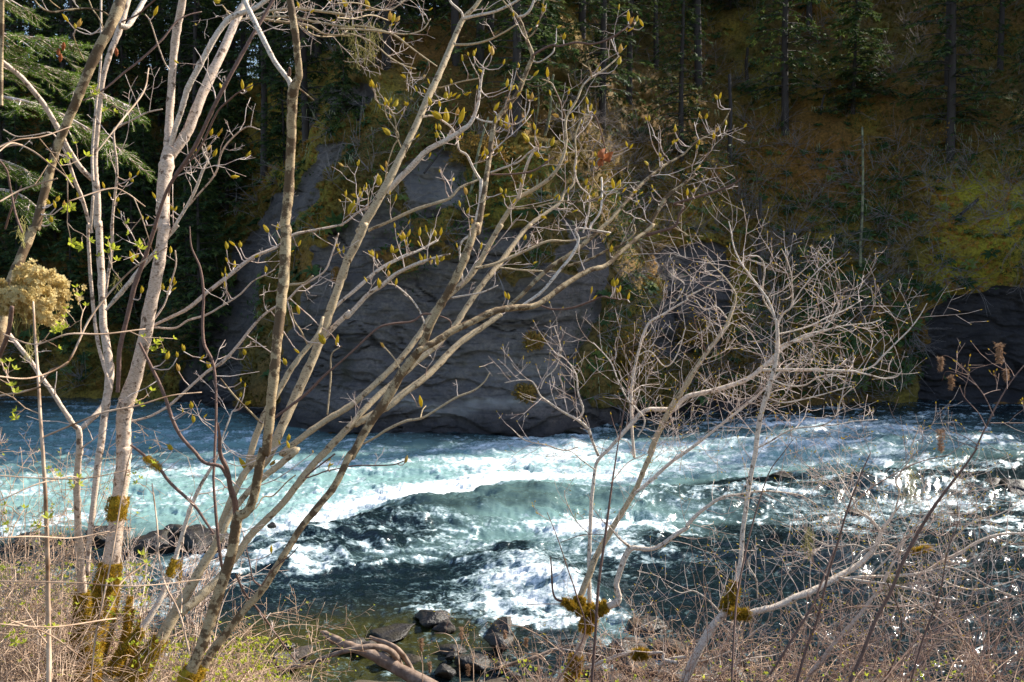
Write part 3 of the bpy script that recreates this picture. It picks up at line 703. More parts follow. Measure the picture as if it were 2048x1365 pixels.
def rock(px, py, sx, label, mat='wetrock', z=None, flat=.6, sink=.25, seed=None, group=None, sub=4, sy=1.0):
    c = on_water(px, py); d = c[1]; 
    zz = 0.0 if z is None else z
    if z is not None:
        p = V(px, py, 1); k = (CAM[2]-z)/(CAM[2]-p.z); c = np.array([p.x*k, p.y*k]); d = c[1]
    s = sx*d/F/2
    v, f = rock_mesh(seed or int(px*7+py), sub, flat)
    o = link('boulder', mesh_np('boulder', v*s*np.array([1, sy, 1]), f, MAT[mat]), None, (c[0], c[1], zz+s*flat*(1-sink*2)*.5)); o.rotation_euler.z = random.uniform(0, 6.28)
    tag(o, label, 'boulder', group); return o
rock(395,1092,150,'wide dark wet boulder in the stream behind the left trunks',sy=.8)
rock(300,1100,110,'black wet boulder left of the wide one in the stream')
rock(345,1065,60,'small dark boulder poking up behind the wide wet boulder')
rock(445,1112,80,'low wet boulder at the right end of the dark boulder row')
rock(545,1053,22,'tiny black rock tip in the white foam left of centre',sink=.1)
rock(205,1078,120,'dark boulder half hidden behind the twin mossy trunks')
rock(60,1088,120,'dark boulder at the left edge of the stream',sy=.6,flat=.4)
rock(870,1010-2,22,'tiny dark rock on the crest of the long wave',sink=.1)
rock(1100,858,90,'dark wet boulder at the foot of the big rock face',flat=.45)
rock(1150,868,60,'low black boulder beside the one at the foot of the rock face',flat=.4)
rock(1975,975,70,'dark wet boulder in the rapids near the right edge',flat=.45)
rock(1885,965,60,'small wet boulder in the rapids left of the right edge boulder',flat=.45)
rock(2035,985,110,'large dark boulder cut off by the right edge',flat=.5)
rock(1560,955,70,'dark boulder under the whitewater behind the right tree',flat=.25)
rock(1720,1025,60,'flat black rock in the rapids behind the brown stems',flat=.2)
rock(860,1245,90,'wet brown rock at the lip of the small cascade',flat=.45)
rock(885,1262,50,'knobbly pale topped rock below the small cascade','dryrock',flat=.7)
rock(790,1265,110,'flat golden brown rock just under the shallow water',flat=.2,sink=.45)
rock(1000,1262,150,'long black rock behind the cascade edge',flat=.28,sy=.5)
rock(600,1310,55,'grey round boulder on the shore left of the driftwood','dryrock',z=.1)
rock(570,1325,70,'dark boulder beside the grey round shore boulder',z=.1)
rock(1300,1255,90,'black rock right of the foam pool below the mossy trunk',flat=.3)
for k in range(46):
    px = random.uniform(560, 1500); py = random.uniform(1285, 1400)
    z = random.choice((0, .05, .1)); rock(px, py, random.uniform(28, 95), 'rough wet shore boulder among others below the cascade' if k % 3 else 'dry grey shore boulder among others below the cascade', 'wetrock' if k % 3 else 'dryrock', z=z, sub=3, sink=.4, flat=random.uniform(.35, .6), group='wet boulders on the shore' if k % 3 else 'dry boulders on the shore')

# ---------------------------------------------------------------- driftwood on the shore
def log(name, pts, w0, w1, label, z, parts=None):
    P = []
    for i, (a, b_) in enumerate(pts):
        zz = z[i]; p = V(a, b_, 1); k = (CAM[2]-zz)/(CAM[2]-p.z); P.append(Vector((p.x*k, p.y*k, zz)))
    base = P[0].copy(); o = empty(name, base, label, 'driftwood'); d = P[0].y; T = Tubes()
    q = catmull([p-base for p in P], 5); T.add(q, np.linspace(w0, w1, len(q))*d/F/2, 12, bump=.22); T.build('trunk', MAT['driftwood'], o); return o, base, d
def catmull(P, k):
    P = [Vector(p) for p in P]; Q = [P[0]*2-P[1]]+P+[P[-1]*2-P[-2]]; out = []
    for i in range(1, len(Q)-2):
        for j in range(k):
            t = j/k; a, b_, c, d = Q[i-1], Q[i], Q[i+1], Q[i+2]
            out.append(.5*((2*b_)+(c-a)*t+(2*a-5*b_+4*c-d)*t*t+(3*b_-a-3*c+d)*t*t*t))
    out.append(P[-1]); return out
o, base, d = log('driftwood_log', [(650,1268),(690,1290),(740,1308),(800,1340),(880,1385)], 15, 28, 'thick bleached driftwood log slanting down to the bottom of the photo', [.95, .9, .8, .6, .4])
T = Tubes(); T.add([V(640,1262,17)-base, V(652,1268,16.6)-base, V(668,1282,16.4)-base], [.01, .05, .08], 7, bump=.3); T.build('splinter', MAT['driftwood'], o)
log('driftwood_branch', [(560,1338),(610,1330),(660,1312),(710,1298),(755,1294),(785,1306),(800,1330)], 7, 14, 'long curved driftwood branch lying across the thick log', [.5, .7, .9, 1.05, 1.05, .9, .5])
log('driftwood_root', [(740,1275),(790,1295),(815,1325),(830,1360)], 8, 14, 'short twisted driftwood root right of the thick log', [.95, .9, .6, .3])
log('driftwood_stick', [(1000,1335),(1060,1318),(1110,1300),(1160,1290)], 8, 6, 'pale driftwood stick on the boulders near the mossy knot tree', [.5, .6, .7, .9])
# ---------------------------------------------------------------- near trees: stems traced as centre lines (x,y,width), each at its own distance
TILE = dict(A=(0, 0), B=(674, 0), C=(1348, 0), D=(0, 450), E=(674, 450), F=(1348, 450), G=(0, 899), H=(674, 899), I=(1348, 899))
def parse(s, d0, d1, wob=.12, seed=0):
    t = 'A'; P = []; W = []
    for tok in s.split():
        if tok[0].isalpha(): t = tok[0]; tok = tok[1:]
        x, y, wd = map(float, tok.split(','))
        P.append((TILE[t][0]+x*.3418, TILE[t][1]+y*.3418)); W.append(wd*.3418)
    L = [0]
    for a, b_ in zip(P, P[1:]): L.append(L[-1]+math.hypot(a[0]-b_[0], a[1]-b_[1]))
    out = []; rr = []
    g = random.Random(seed); ph = g.uniform(0, 6)
    for (x, y), l, wd in zip(P, L, W):
        u = l/L[-1]; d = d0+(d1-d0)*u+wob*math.sin(ph+l/130)*u
        out.append(V(x, y, d)); rr.append(wd*d/F/2)
    return out, rr
class Tree:
    def __init__(s, name, base, label, cat='tree', bark='alder', twig='twig', group=None):
        s.o = empty(name, base, label, cat, group); s.base = Vector(base); s.bark = bark; s.tw = twig
        s.fine = Tubes(); s.tips = []; s.stems = []; s.ntw = 0; s.slim = .9; s.curvy = False; s.dense = 1.8 if 'alder' in name else 1.0
    def stem(s, txt, d0, d1, bark=None, seed=0, name='branch', bump=.05, tw=0, twL=.5, up=.5, side=0, start=.15, buds=0, wob=.12):
        P, W = parse(txt, d0, d1, wob, seed or len(s.stems)+int(s.base.x*100))
        Q = catmull([p-s.base for p in P], 6)
        R_ = np.interp(np.linspace(0, len(P)-1, len(Q)), np.arange(len(P)), W)*s.slim
        g = random.Random(len(s.stems)*7+3)
        for i in range(1, len(Q)-1):             # small natural unevenness
            Q[i] = Q[i]+Vector((g.gauss(0, 1), g.gauss(0, 1), g.gauss(0, 1)))*R_[i]*.035
        if R_.max() > .012:                       # knots at old twig scars
            for q in range(int(len(Q)/7)):
                i = g.randrange(2, len(Q)-2); R_[i] *= 1.10
        T = Tubes(); T.add(Q, R_, 14 if R_.max() > .02 else 7, bump=bump*1.9)
        T.build(name, MAT[bark or s.bark], s.o)
        s.stems.append((Q, R_))
        if tw: s.twigs(Q, R_, tw, twL, up, side, start, buds)
        return Q
    def twigs(s, Q, R_, per_m, Lm, up, side, start, buds=0, levels=2):
        g = random.Random(int(abs(Q[0].x*1000))+len(s.stems)*31)
        L = [0]
        for a, b_ in zip(Q, Q[1:]): L.append(L[-1]+(b_-a).length)
        tot = L[-1]; n = int(tot*(1-start)*per_m*s.dense+.5)
        for k in range(n):
            u = start+(1-start)*(k+g.random())/max(n, 1); l = u*tot
            i = min(max(np.searchsorted(L, l)-1, 0), len(Q)-2); p = Q[i].lerp(Q[i+1], (l-L[i])/(L[i+1]-L[i]+1e-9))
            t = (Q[i+1]-Q[i]).normalized(); r = min(R_[i]*.5, .0030 if s.curvy else .0036)*g.uniform(.7, 1.1)
            sd = Vector((g.gauss(0, 1), g.gauss(0, .8), g.gauss(0, 1))); sd = (sd-t*sd.dot(t)).normalized()
            d = (t*g.uniform(.3, .9)+sd+Vector((side, 0, up*.6))).normalized()
            s.grow(p, d, Lm*g.uniform(.45, 1.15), max(r, .0018), levels, up, g, buds, True)
        s.tips.append(Q[-1])
    def grow(s, p, d, L, r, lev, up, g, buds, own=False):
        n = max(3, int(L/.055)); n = min(n, 9); st = L/n; pts = [p]; zz = g.choice((-1, 1)); nodes = []
        ax = Vector((g.gauss(0, 1), g.gauss(0, 1), g.gauss(0, .5))).normalized()
        if s.curvy: L *= 1.25; st = L/n
        for i in range(n):
            if s.curvy: d = (d+ax.cross(d)*zz*.13+Vector((g.gauss(0, .11), g.gauss(0, .11), g.gauss(0, .11)+(up-.1)*.5*i/n))).normalized(); zz = -zz
            else: d = (d+ax.cross(d)*zz*g.uniform(.1, .45)+Vector((g.gauss(0, .12), g.gauss(0, .12), g.gauss(0, .12)+up*.16))).normalized()
            zz = -zz; pts.append(pts[-1]+d*st); nodes.append((pts[-1], d))
        rad = np.linspace(r, max(r*.4, .0011), n+1)
        if own and s.ntw < 150:
            T = Tubes(); T.add(pts, rad, 5); T.build('twig', MAT[s.tw], s.o); s.ntw += 1
        else: s.fine.add(pts, rad, 4, cap=False)
        if buds and g.random() < buds: s.tips.append(('b', pts[-1], d))
        elif not buds: s.tips.append(('t', pts[-1], d))
        if lev > 0:
            for q, dd in nodes[:-1]:
                if g.random() < .7:
                    sd = Vector((g.gauss(0, 1), g.gauss(0, 1), g.gauss(0, 1))); sd = (sd-dd*sd.dot(dd)).normalized()
                    s.grow(q, (dd*.6+sd+Vector((0, 0, up*.4))).normalized(), L*g.uniform(.25, .55), r*.62, lev-1, up, g, buds*.6)
    def finish(s, budmesh=None, maxb=120, tipbud=0):
        if s.fine.n: s.fine.build('fine_twigs', MAT[s.tw], s.o)['kind'] = 'stuff'
        s.fine = Tubes()
        bt = [t for t in s.tips if isinstance(t, tuple) and t[0] == 'b']
        if budmesh:
            random.shuffle(bt)
            for _, p, d in bt[:maxb]: put_bud(s, p, d)
        tt = [t for t in s.tips if isinstance(t, tuple) and t[0] == 't']
        if tipbud and tt:      # tiny closed buds on the twig ends
            P = np.array([tuple(p) for _, p, d in tt]); D = np.array([tuple(d) for _, p, d in tt])
            k = rng.random(len(P)) < tipbud; P = P[k]; D = D[k]
            tv = np.array([(0, 0, -.3), (.28, 0, .3), (-.14, .24, .3), (-.14, -.24, .3), (0, 0, 1.)])
            tf = np.array([(0, 1, 2), (0, 2, 3), (0, 3, 1), (4, 2, 1), (4, 3, 2), (4, 1, 3)])
            scatter('bud', tv, tf, P, .012+.006*rng.random(len(P)), rng.random(len(P))*6, MAT['bud'], D, None, s.o)['kind'] = 'stuff'
# leaf buds: a fat spindle of folded young leaves, three shapes
def bud_mesh(seed, open_):
    g = random.Random(seed); V_ = []; F_ = []
    def spindle(c, ax, L, wd, bend):
        n0 = len(V_); S = 7; K = 7
        ax = Vector(ax).normalized(); a = ax.cross(Vector((.3, 1, .2))).normalized(); b_ = ax.cross(a)
        for i in range(K+1):
            t = i/K; r = wd*math.sin(math.pi*min(.97, .06+t*.93))**.85*(1-.25*t)*(1+.13*math.sin(t*22))
            for j in range(S):
                th = j/S*6.283; V_.append(tuple(Vector(c)+ax*L*t+a*(r*math.cos(th)+bend*t*t*L)+b_*r*.62*math.sin(th)*(1+.2*math.cos(3*th))))
        for i in range(K):
            for j in range(S):
                F_.append((n0+i*S+j, n0+i*S+(j+1) % S, n0+(i+1)*S+(j+1) % S, n0+(i+1)*S+j))
    spindle((0, 0, 0), (0, 0, 1), 1, .19, .05)
    if open_ > 0: spindle((0.02, 0, .02), (.45, .1, 1), .8, .15, .25)
    if open_ > 1: spindle((-.02, .02, 0), (-.5, -.2, 1), .72, .13, -.2)
    return mesh_np('leaf_bud', np.array(V_), np.array(F_), MAT['bud'], True)
BUD = [bud_mesh(1, 0), bud_mesh(2, 0), bud_mesh(3, 1), bud_mesh(4, 2), bud_mesh(5, 1)]
BUD.append(BUD[2].copy()); BUD[5].materials.clear(); BUD[5].materials.append(MAT['budred'])
def put_bud(tree, p, d, size=None, k=None):
    me = BUD[k if k is not None else random.choice((0, 1, 2, 2, 3, 4, 5, 0))]
    o = link('leaf_bud', me, tree.o, p); o.scale = (size or random.uniform(.026, .050),)*3
    d = Vector(d)*.8+Vector((0, 0, .6)); o.rotation_euler = d.to_track_quat('Z', 'Y').to_euler(); o.rotation_euler.rotate_axis('Z', random.uniform(0, 6))
    return o
def buds_at(tree, txt, d):       # buds seen in the photograph: tile x,y of the middle, length in tile px, angle from upright; each on a twig of the nearest stem
    t = 'A'; S = np.array([tuple(p+tree.base) for Q, _ in tree.stems for p in Q]); sx, sy = pix(S[:, 0], S[:, 1], S[:, 2])
    sd = (S[:, 1]-CAM[1])*cp-(S[:, 2]-CAM[2])*sp_
    for tok in txt.split():
        if tok[0].isalpha(): t = tok[0]; tok = tok[1:]
        x, y, L, an = map(float, tok.split(','))
        px = TILE[t][0]+x*.3418; py = TILE[t][1]+y*.3418; Lp = L*.3418; a = math.radians(an)
        bx_, by_ = px-math.sin(a)*Lp/2, py+math.cos(a)*Lp/2
        dist = np.hypot(sx-bx_, sy-by_)+np.where(sy < by_, 14, 0)+10*np.abs(sd-d); i = int(np.argmin(dist)); dd = float(sd[i])+random.uniform(-.05, .05)
        b_ = V(bx_, by_, dd)-tree.base
        o = link('leaf_bud', BUD[random.choice((0, 1, 0, 1, 5, 2)) if random.random() < .75 else 3], tree.o, b_); o.scale = (Lp*dd/F*.85,)*3
        o.rotation_euler = (random.uniform(-.2, .2), a, random.uniform(0, .6))
        p0 = Vector(S[i])-tree.base; n_ = max(3, int((b_-p0).length/.03)); n_ = min(n_, 10); ax = Vector((random.gauss(0, 1), random.gauss(0, 1), 0))*(b_-p0).length*.12
        up = Vector((0, 0, -(b_-p0).length*.22)); Q = []
        for q in range(n_+1):
            u = q/n_; Q.append(p0.lerp(b_, u)+(ax+up)*math.sin(math.pi*u)+(Vector((random.gauss(0, 1), random.gauss(0, 1), random.gauss(0, 1)))*.0035 if 0 < q < n_ else Vector()))
        T = Tubes(); T.add(Q, np.linspace(.0034, .0024, n_+1), 5, cap=False); T.build('twig', MAT[tree.tw], tree.o)
# moss cushions: a lumpy core with thousands of short shoots
def moss(tree, spots, n=900, name='moss', shoot=.022):
    tv, tf = blades(5, 1.0, .10, .9, 8); P = []; N = []; g = np.random.default_rng(len(spots)+int(spots[0][0])); T = Tubes(); any_ = False
    for Q, R_ in tree.stems:
        A_ = np.array([tuple(q+tree.base) for q in Q]); px, py = pix(A_[:, 0], A_[:, 1], A_[:, 2])
        run = []
        for i in range(len(Q)):
            ins = any(((px[i]-x)/(rx+9))**2+((py[i]-y)/(ry+7))**2 < 1 and abs(A_[i, 1]-d) < .6 for x, y, rx, ry, d in spots)
            if ins: run.append(i)
            if run and (not ins or i == len(Q)-1):
                i0, i1 = max(run[0]-1, 0), min(run[-1]+1, len(Q)-1); idx = np.linspace(i0, i1, max(5, (i1-i0)*3)); run = []
                C_ = np.stack([np.interp(idx, np.arange(len(Q)), A_[:, k]) for k in range(3)], 1); r_ = np.interp(idx, np.arange(len(Q)), R_)
                env = np.sin(np.pi*np.clip(np.linspace(.04, .96, len(idx)), 0, 1))**.5
                th = .006+.14*r_; T.add([Vector(c)-tree.base for c in C_], r_+th*env*1.0-.003, 12, bump=.16, cap=False); T.build(name, MAT['mosscore'], tree.o); T = Tubes(); any_ = True
                seg = np.linalg.norm(np.diff(C_, axis=0), axis=1).sum(); k = int(seg*(r_.mean()+.01)*6.28*26000*(n/1500)); k = min(k, 9000)
                u = g.random(k)*(len(idx)-1.001); j = u.astype(int); f = (u-j)[:, None]
                c = C_[j]*(1-f)+C_[j+1]*f; t = C_[j+1]-C_[j]; t /= np.linalg.norm(t, axis=1)[:, None]
                q = g.normal(size=(k, 3)); q -= t*(q*t).sum(1)[:, None]; q /= np.linalg.norm(q, axis=1)[:, None]
                rr = (r_[j]+th[j]*env[j]*(.9+1.5*fbm(c[:, 0]*14+q[:, 0], c[:, 1]*14+q[:, 1], c[:, 2]*14+q[:, 2], 3, 5)))
                P.append(c+q*rr[:, None]-np.array(tuple(tree.base))); N.append(q)
    if not any_: return
    P = np.concatenate(P); N = np.concatenate(N)
    s = scatter(name, tv, tf, P, shoot*.55*(.5+1.1*rng.random(len(P))), rng.random(len(P))*6, MAT['moss'], N+rng.normal(size=N.shape)*.45, np.clip(.45+.30*rng.normal(size=len(P))+.5*fbm(P[:, 0]*9, P[:, 1]*9, P[:, 2]*9, 3, 8), 0, 1), tree.o); s['kind'] = 'stuff'
def beard(tree, px, py, d, wpx, hpx, n=60, mat='lichen', name='hanging_lichen'):
    T = Tubes(); g = random.Random(int(px+py))
    for k in range(int(n*.6)):
        a = V(px+g.gauss(0, wpx*.35), py+g.uniform(-.2, .6)*hpx, d+g.gauss(0, .03))-tree.base; L = hpx*d/F*g.uniform(.15, .6)
        T.add(arc(a, (g.gauss(0, .6), g.gauss(0, .5), -1), L, 6, .6, -.3, g), [.0009]*7, 3, cap=False)
    T.build(name, MAT[mat], tree.o)['kind'] = 'stuff'
def foot(px, py, d):
    p = V(px, py, d); return Vector((p.x, p.y, float(bank_z(p.x, p.y))-.1))

# ---- mossy multi-stemmed alder at the left
t1 = Tree('alder_tree', foot(190, 1420, 5.3), 'mossy-footed alder with pale upright stems at the left', bark='alder')
t1.stem('G480,1600,230 470,1363,215 490,1200,195 520,1080,170 580,960,120 620,800,115 655,640,108 680,450,100 705,250,98 718,100,96 725,0,96 D725,1363,96 722,1200,92 730,1080,100 760,980,100 800,850,88 850,640,84 885,450,80 915,300,78 940,150,74 962,0,70 A950,1340,78 958,1100,84 975,950,86 988,880,70 985,800,52 1000,550,50 1025,250,48 1060,50,46 1080,-80,44', 5.3, 5.5, name='trunk', seed=5)
t1.stem('A985,930,60 1040,860,64 1110,740,64 1180,560,62 1240,430,60 1290,330,58 1345,200,54 1395,90,50 1440,0,38 1480,-80,34', 5.5, 5.8, tw=1.2, twL=.35, start=.5)
t1.stem('A1000,850,36 1030,740,34 1060,650,36 1100,520,38 1170,380,38 1250,230,38 1330,120,38 1390,85,36 1480,55,32 1560,0,28 1640,-60,24', 5.5, 5.4, bark='white')
t1.stem('G470,1120,110 480,960,78 480,800,56 465,600,50 455,400,44 450,200,42 465,0,42 D465,1340,42 462,1210,40 430,1170,32 370,1080,30 300,970,30 240,890,30 180,800,28 100,700,28 40,620,26 -20,520,24', 5.2, 4.6, name='trunk', tw=3, twL=.3, start=.5)
t1.stem('D465,1200,34 520,1150,36 580,1090,40 620,1040,44', 5.3, 5.45)
t1.stem('G515,740,28 522,560,32 540,380,36 560,200,40 585,0,44 D585,1340,44 600,1200,46 620,1050,50 640,880,58 625,720,54 605,600,50 600,450,48 590,250,46 577,0,44 A570,1330,46 566,1150,48 556,1030,44 558,900,30 575,700,30 600,480,32 640,320,36 700,170,42 745,0,44 780,-90,42', 5.25, 5.6, name='trunk', seed=9)
t1.stem('D690,980,26 695,850,30 703,720,30 740,560,30 785,370,30 845,200,30 910,0,26 A905,1330,24 960,1160,22 1020,1040,24 1140,860,26 1250,630,26 1350,440,26 1460,240,24 1530,120,22 1600,0,20 1650,-80,18', 5.2, 5.0, bark='brown', tw=2.0, twL=.3, start=.3, buds=.3)
t1.stem('A545,1060,20 540,900,18 560,640,16 590,350,15 592,0,14 600,-80,12', 5.0, 5.2)
t1.stem('D650,960,20 600,800,22 565,640,24 540,420,24 520,150,22 515,0,20 A530,1330,20 545,1150,18', 5.15, 5.1)
t1.stem('A-20,330,26 30,375,30 130,460,32 240,590,34 320,720,34 400,870,32 470,980,34 540,1050,36', 4.9, 5.4)
t1.stem('A535,1363,24 520,1300,25 480,1160,25 430,1040,25 395,930,22 360,850,12 300,780,9 210,790,8 100,800,8 20,760,8', 5.3, 5.0, tw=4, twL=.22, start=.5)
t1.stem('D620,420,14 630,310,20 655,150,22 655,0,22 A655,1340,20 665,1200,18 685,1000,16 665,780,14 700,740,13 780,700,12 860,660,11 950,640,8', 5.3, 5.2, tw=6, twL=.22, start=.45)
t1.stem('A485,590,9 560,555,10 640,500,12 720,430,13 800,370,14 880,300,14 960,220,13 1030,130,12 1100,90,10 1180,70,8', 5.2, 5.6, bark='brown')
t1.stem('D880,580,18 960,470,10 1000,340,10 1030,230,10 1025,150,8', 5.5, 5.5, tw=3, twL=.15, buds=.8)
t1.stem('A990,410,12 960,360,9 920,250,9 880,130,8 850,85,7', 5.4, 5.3)
t1.stem('D620,500,16 680,430,30 750,350,30 820,260,28 900,170,26 1000,50,24 1040,0,22 A1000,1363,22 1080,1230,20 1140,1120,20 1190,990,18 1215,950,16 1190,890,9 1180,850,8', 5.4, 5.3, bark='white', tw=5, twL=.25, start=.3)
t1.stem('A1080,1230,12 1170,1130,11 1260,1020,11 1290,910,11 1340,830,11 1440,745,10 1520,760,7', 5.4, 5.2, tw=7, twL=.2, start=.2)
t1.stem('A985,1150,10 1010,1050,10 1090,970,11 1180,850,14 1270,660,14 1350,580,12 1400,540,10 1480,500,7', 5.3, 5.1, bark='brown', buds=.5, tw=2, twL=.15)
t1.stem('D770,1150,14 850,1130,15 900,1110,16 1000,1050,18 1100,960,18 1200,870,20 1250,835,21 1300,805,22 1380,720,20 1500,570,18 1580,500,16 1680,440,14 1750,370,14 1830,320,13 1900,270,12 1940,180,11 1980,50,10', 5.4, 5.7, tw=3, twL=.25, start=.3)
t1.stem('D890,592,18 1000,540,22 1100,490,24 1220,390,26 1350,290,26 1480,190,24 1620,130,20 1710,60,18 1850,30,16 2000,0,14 B20,1320,14 60,1295,16 130,1240,16 210,1210,14', 5.5, 5.8, tw=3, twL=.3, start=.25, buds=.3)
t1.stem('D890,600,14 1020,605,14 1100,560,14 1200,530,14 1290,480,13 1400,410,12 1480,330,9 1560,290,8 1610,260,7', 5.5, 5.4, tw=3, twL=.25, start=.3, buds=.6)
t1.stem('G640,1320,46 720,1180,46 830,1050,44 930,890,40 1000,720,36 1050,560,30 1110,360,28 1170,220,25 1240,100,20 1290,0,14 D1300,1250,11 1360,1090,10', 5.1, 5.5, bark='white', tw=3, twL=.35)
t1.stem('D765,1290,16 840,1345,20 G850,50,22 930,110,22 1000,200,22 1130,320,20 1200,420,18 1250,495,14', 5.3, 5.1, bark='brown', tw=4, twL=.12)
t1.stem('D1110,10,8 1120,130,12 1170,250,14 1190,400,18 1185,580,20 1195,700,20 1240,790,20 1260,900,18 1265,1100,17 1255,1363,18 G1250,200,18 1265,400,22 1280,560,22 1300,700,18', 4.9, 4.8, bark='brown', tw=1.5, twL=.2)
t1.stem('D815,690,16 860,780,20 920,900,22 970,1020,24 1010,1140,24 1060,1240,22 1150,1340,21 G1150,30,22 1200,80,22 1290,100,26 1330,160,28', 4.6, 4.7, bark='brown', tw=1.5, twL=.2)
for k in range(26):  # low shoots round the foot
    x = 640+random.uniform(-60, 600); 
    t1.stem('G%d,1330,9 %d,1150,8 %d,900,7 %d,%d,4' % (x, x+40, x+random.uniform(40, 120), x+random.uniform(60, 260), random.uniform(500, 800)), 5.4, 5.8, tw=5, twL=.3, start=.3)
moss(t1, [(160,1330,46,60,5.2),(200,1330,46,70,5.2),(222,1270,30,60,5.2),(164,1225,17,26,5.15),(178,1240,14,16,5.15),(205,1215,12,40,5.3),(228,1180,10,46,5.25),(172,1275,30,40,5.15),(218,1345,36,50,5.15),(150,1360,40,36,5.15),(232,1225,20,60,5.3),(215,1290,60,90,5.2),(170,1250,22,60,5.15)], 1900)
moss(t1, [(248,1020,13,14,5.35),(310,925,10,7,5.2),(345,950,6,4,5.15),(350,1140,6,9,5.4)], 1900, shoot=.016)
for q in [(233,550,5.3,10,38),(288,1100,5.4,8,30),(60,585,4.9,20,30)]: beard(t1, q[0], q[1], q[2], q[3], q[4], 50)
buds_at(t1, 'A455,1140,45,-10 A605,1080,50,-15 A640,1135,40,-20 A690,1165,38,20 A760,1020,45,0 A810,1010,42,30 A770,1050,40,-20 A900,1140,50,-25 A1005,1215,40,-20 A1030,1220,45,30 A835,1270,45,0 A865,1275,40,40 A1420,490,70,0 A1465,505,70,35 A915,60,75,25 A380,100,70,-35 A465,130,70,30 A1555,1330,55,-35 A1625,1325,50,15', 5.2)
buds_at(t1, 'D1555,20,60,-35 D1325,115,60,0 D1355,105,55,-50 D1405,110,50,0 D1505,180,40,60 D1755,105,50,25 D1555,255,50,5 D1710,155,35,70 D1320,350,55,-5 D1325,290,30,0 D770,180,80,-10 D800,180,50,50 D830,375,55,10 D950,355,55,-10 D985,375,45,10 D1020,375,40,60 D1070,715,55,-10 D1035,755,45,0 D1040,830,60,-10 D1185,775,50,45 D1220,815,60,-20 D1430,740,50,-10 D985,760,65,25 D1455,1040,50,60 D1410,905,35,0 D1435,935,35,10 D1410,990,40,10 D1120,1050,55,0 D990,1295,60,-40 D1205,1115,40,45 D1130,1130,60,0 D1070,1085,30,0 D1665,795,55,-20 D1880,660,85,-25 D1975,670,75,10 D1735,735,50,-45 D1745,490,70,-10 D1690,1240,50,10 D1685,1280,60,-15 D1635,1270,40,-15 D1830,1325,25,0', 5.25)
t1.finish(True, 60)

# ---- leaning stem at the upper left
t2 = Tree('alder_tree', foot(-160, 1000, 4.0), 'alder stem leaning right across the upper left corner', bark='patchy')
t2.stem('D-330,1500,80 -150,1050,80 -40,800,78 20,560,72 60,350,68 120,200,64 190,30,60 A210,1330,60 260,1130,56 330,870,54 400,700,56 480,510,60 560,320,64 640,170,68 700,20,70 740,-100,66', 4.0, 4.6, name='trunk')
t2.stem('D-60,900,30 0,760,30 50,620,30 70,480,26', 3.9, 3.8, bark='brown')
t2.stem('A10,620,20 8,400,24 10,200,28 12,0,28 20,-80,28', 3.8, 3.9)
t2.stem('A-10,600,14 0,400,14 0,200,12 5,0,10', 3.9, 4.0)
t2.stem('A700,150,40 745,155,36 790,90,34 840,10,30 880,-60,26', 4.6, 4.9, bark='white')
t2.stem('A710,130,10 800,90,11 860,40,11 920,-10,10', 4.6, 4.5, bark='brown')
t2.stem('A610,180,10 580,110,9 545,60,8 520,0,8', 4.5, 4.6)
t2.stem('A650,100,12 590,65,11 510,50,12 400,60,13 300,72,12 240,45,11 200,0,9', 4.5, 4.4, tw=4, twL=.15)
t2.stem('A350,50,8 310,20,7 280,-10,6', 4.5, 4.4)
t2.stem('A30,1340,12 60,1240,12 90,1160,12 125,1090,8', 3.8, 3.7, bark='brown')
t2.stem('A-10,930,14 40,1000,14 60,1100,14 90,1250,14 130,1363,14', 3.6, 3.7, bark='brown')
t2.stem('A490,350,8 450,270,7 430,210,6', 4.3, 4.2)
# leafy lichen clump caught on the stem
def lichen_clump(px, py, rx, ry, d, label):
    c = V(px, py, d); o = empty('lichen_clump', c, label, 'lichen'); g = np.random.default_rng(3)
    tv = []; tf = []
    for q in range(3):               # a curled lobed flake
        a = q*2.1; n0 = len(tv)
        for k in range(5):
            th = a+k*.45-.9; r = 1 if k % 2 else .72; tv.append((math.cos(th)*r, math.sin(th)*r, .25+.2*math.sin(k*2.3)))
        tv.append((0, 0, 0)); tf += [(n0+5, n0+k, n0+k+1) for k in range(4)]
    N = 5200; q = g.normal(size=(N, 3)); q /= np.linalg.norm(q, axis=1)[:, None]
    rad = (.45+.55*g.random(N)**.5)*(1+.9*fbm(q[:, 0]*2.3, q[:, 1]*2.3, q[:, 2]*2.3, 3, 55))
    P = q*rad[:, None]*np.array([rx*d/F, rx*d/F*.7, ry*d/F])
    keep = fbm(P[:, 0]*22, P[:, 1]*22, P[:, 2]*22, 3, 66) > -.02; P = P[keep]; q = q[keep]; N = len(P)
    scatter('lichen_lobes', tv, np.array(tf), P, .005+.011*g.random(N), g.random(N)*6, MAT['lichenleaf'], q+g.normal(size=q.shape)*.8, None, o)['kind'] = 'stuff'
    T = Tubes(); 
    for k in range(40): 
        a = Vector(P[k*15]); T.add(arc(a, (random.gauss(0, .6), random.gauss(0, .4), -1), .12, 5, .3, -.3), [.0012]*6, 3, cap=False)
    T.build('strands', MAT['lichen'], o)['kind'] = 'stuff'
lichen_clump(66, 590, 74, 54, 3.9, 'frilly tan lichen clump hanging on the leaning stem at the left')
for q in [(45,440,3.9,14,60),(55,690,3.9,6,34)]: beard(t2, *q[:3], q[3], q[4], 60, 'lichen')
buds_at(t2, 'A320,1190,60,-10 A340,1160,50,30 A280,1180,45,-30 A375,1190,50,20 A440,150,40,0 A300,1280,50,0', 3.8)
t2.finish()

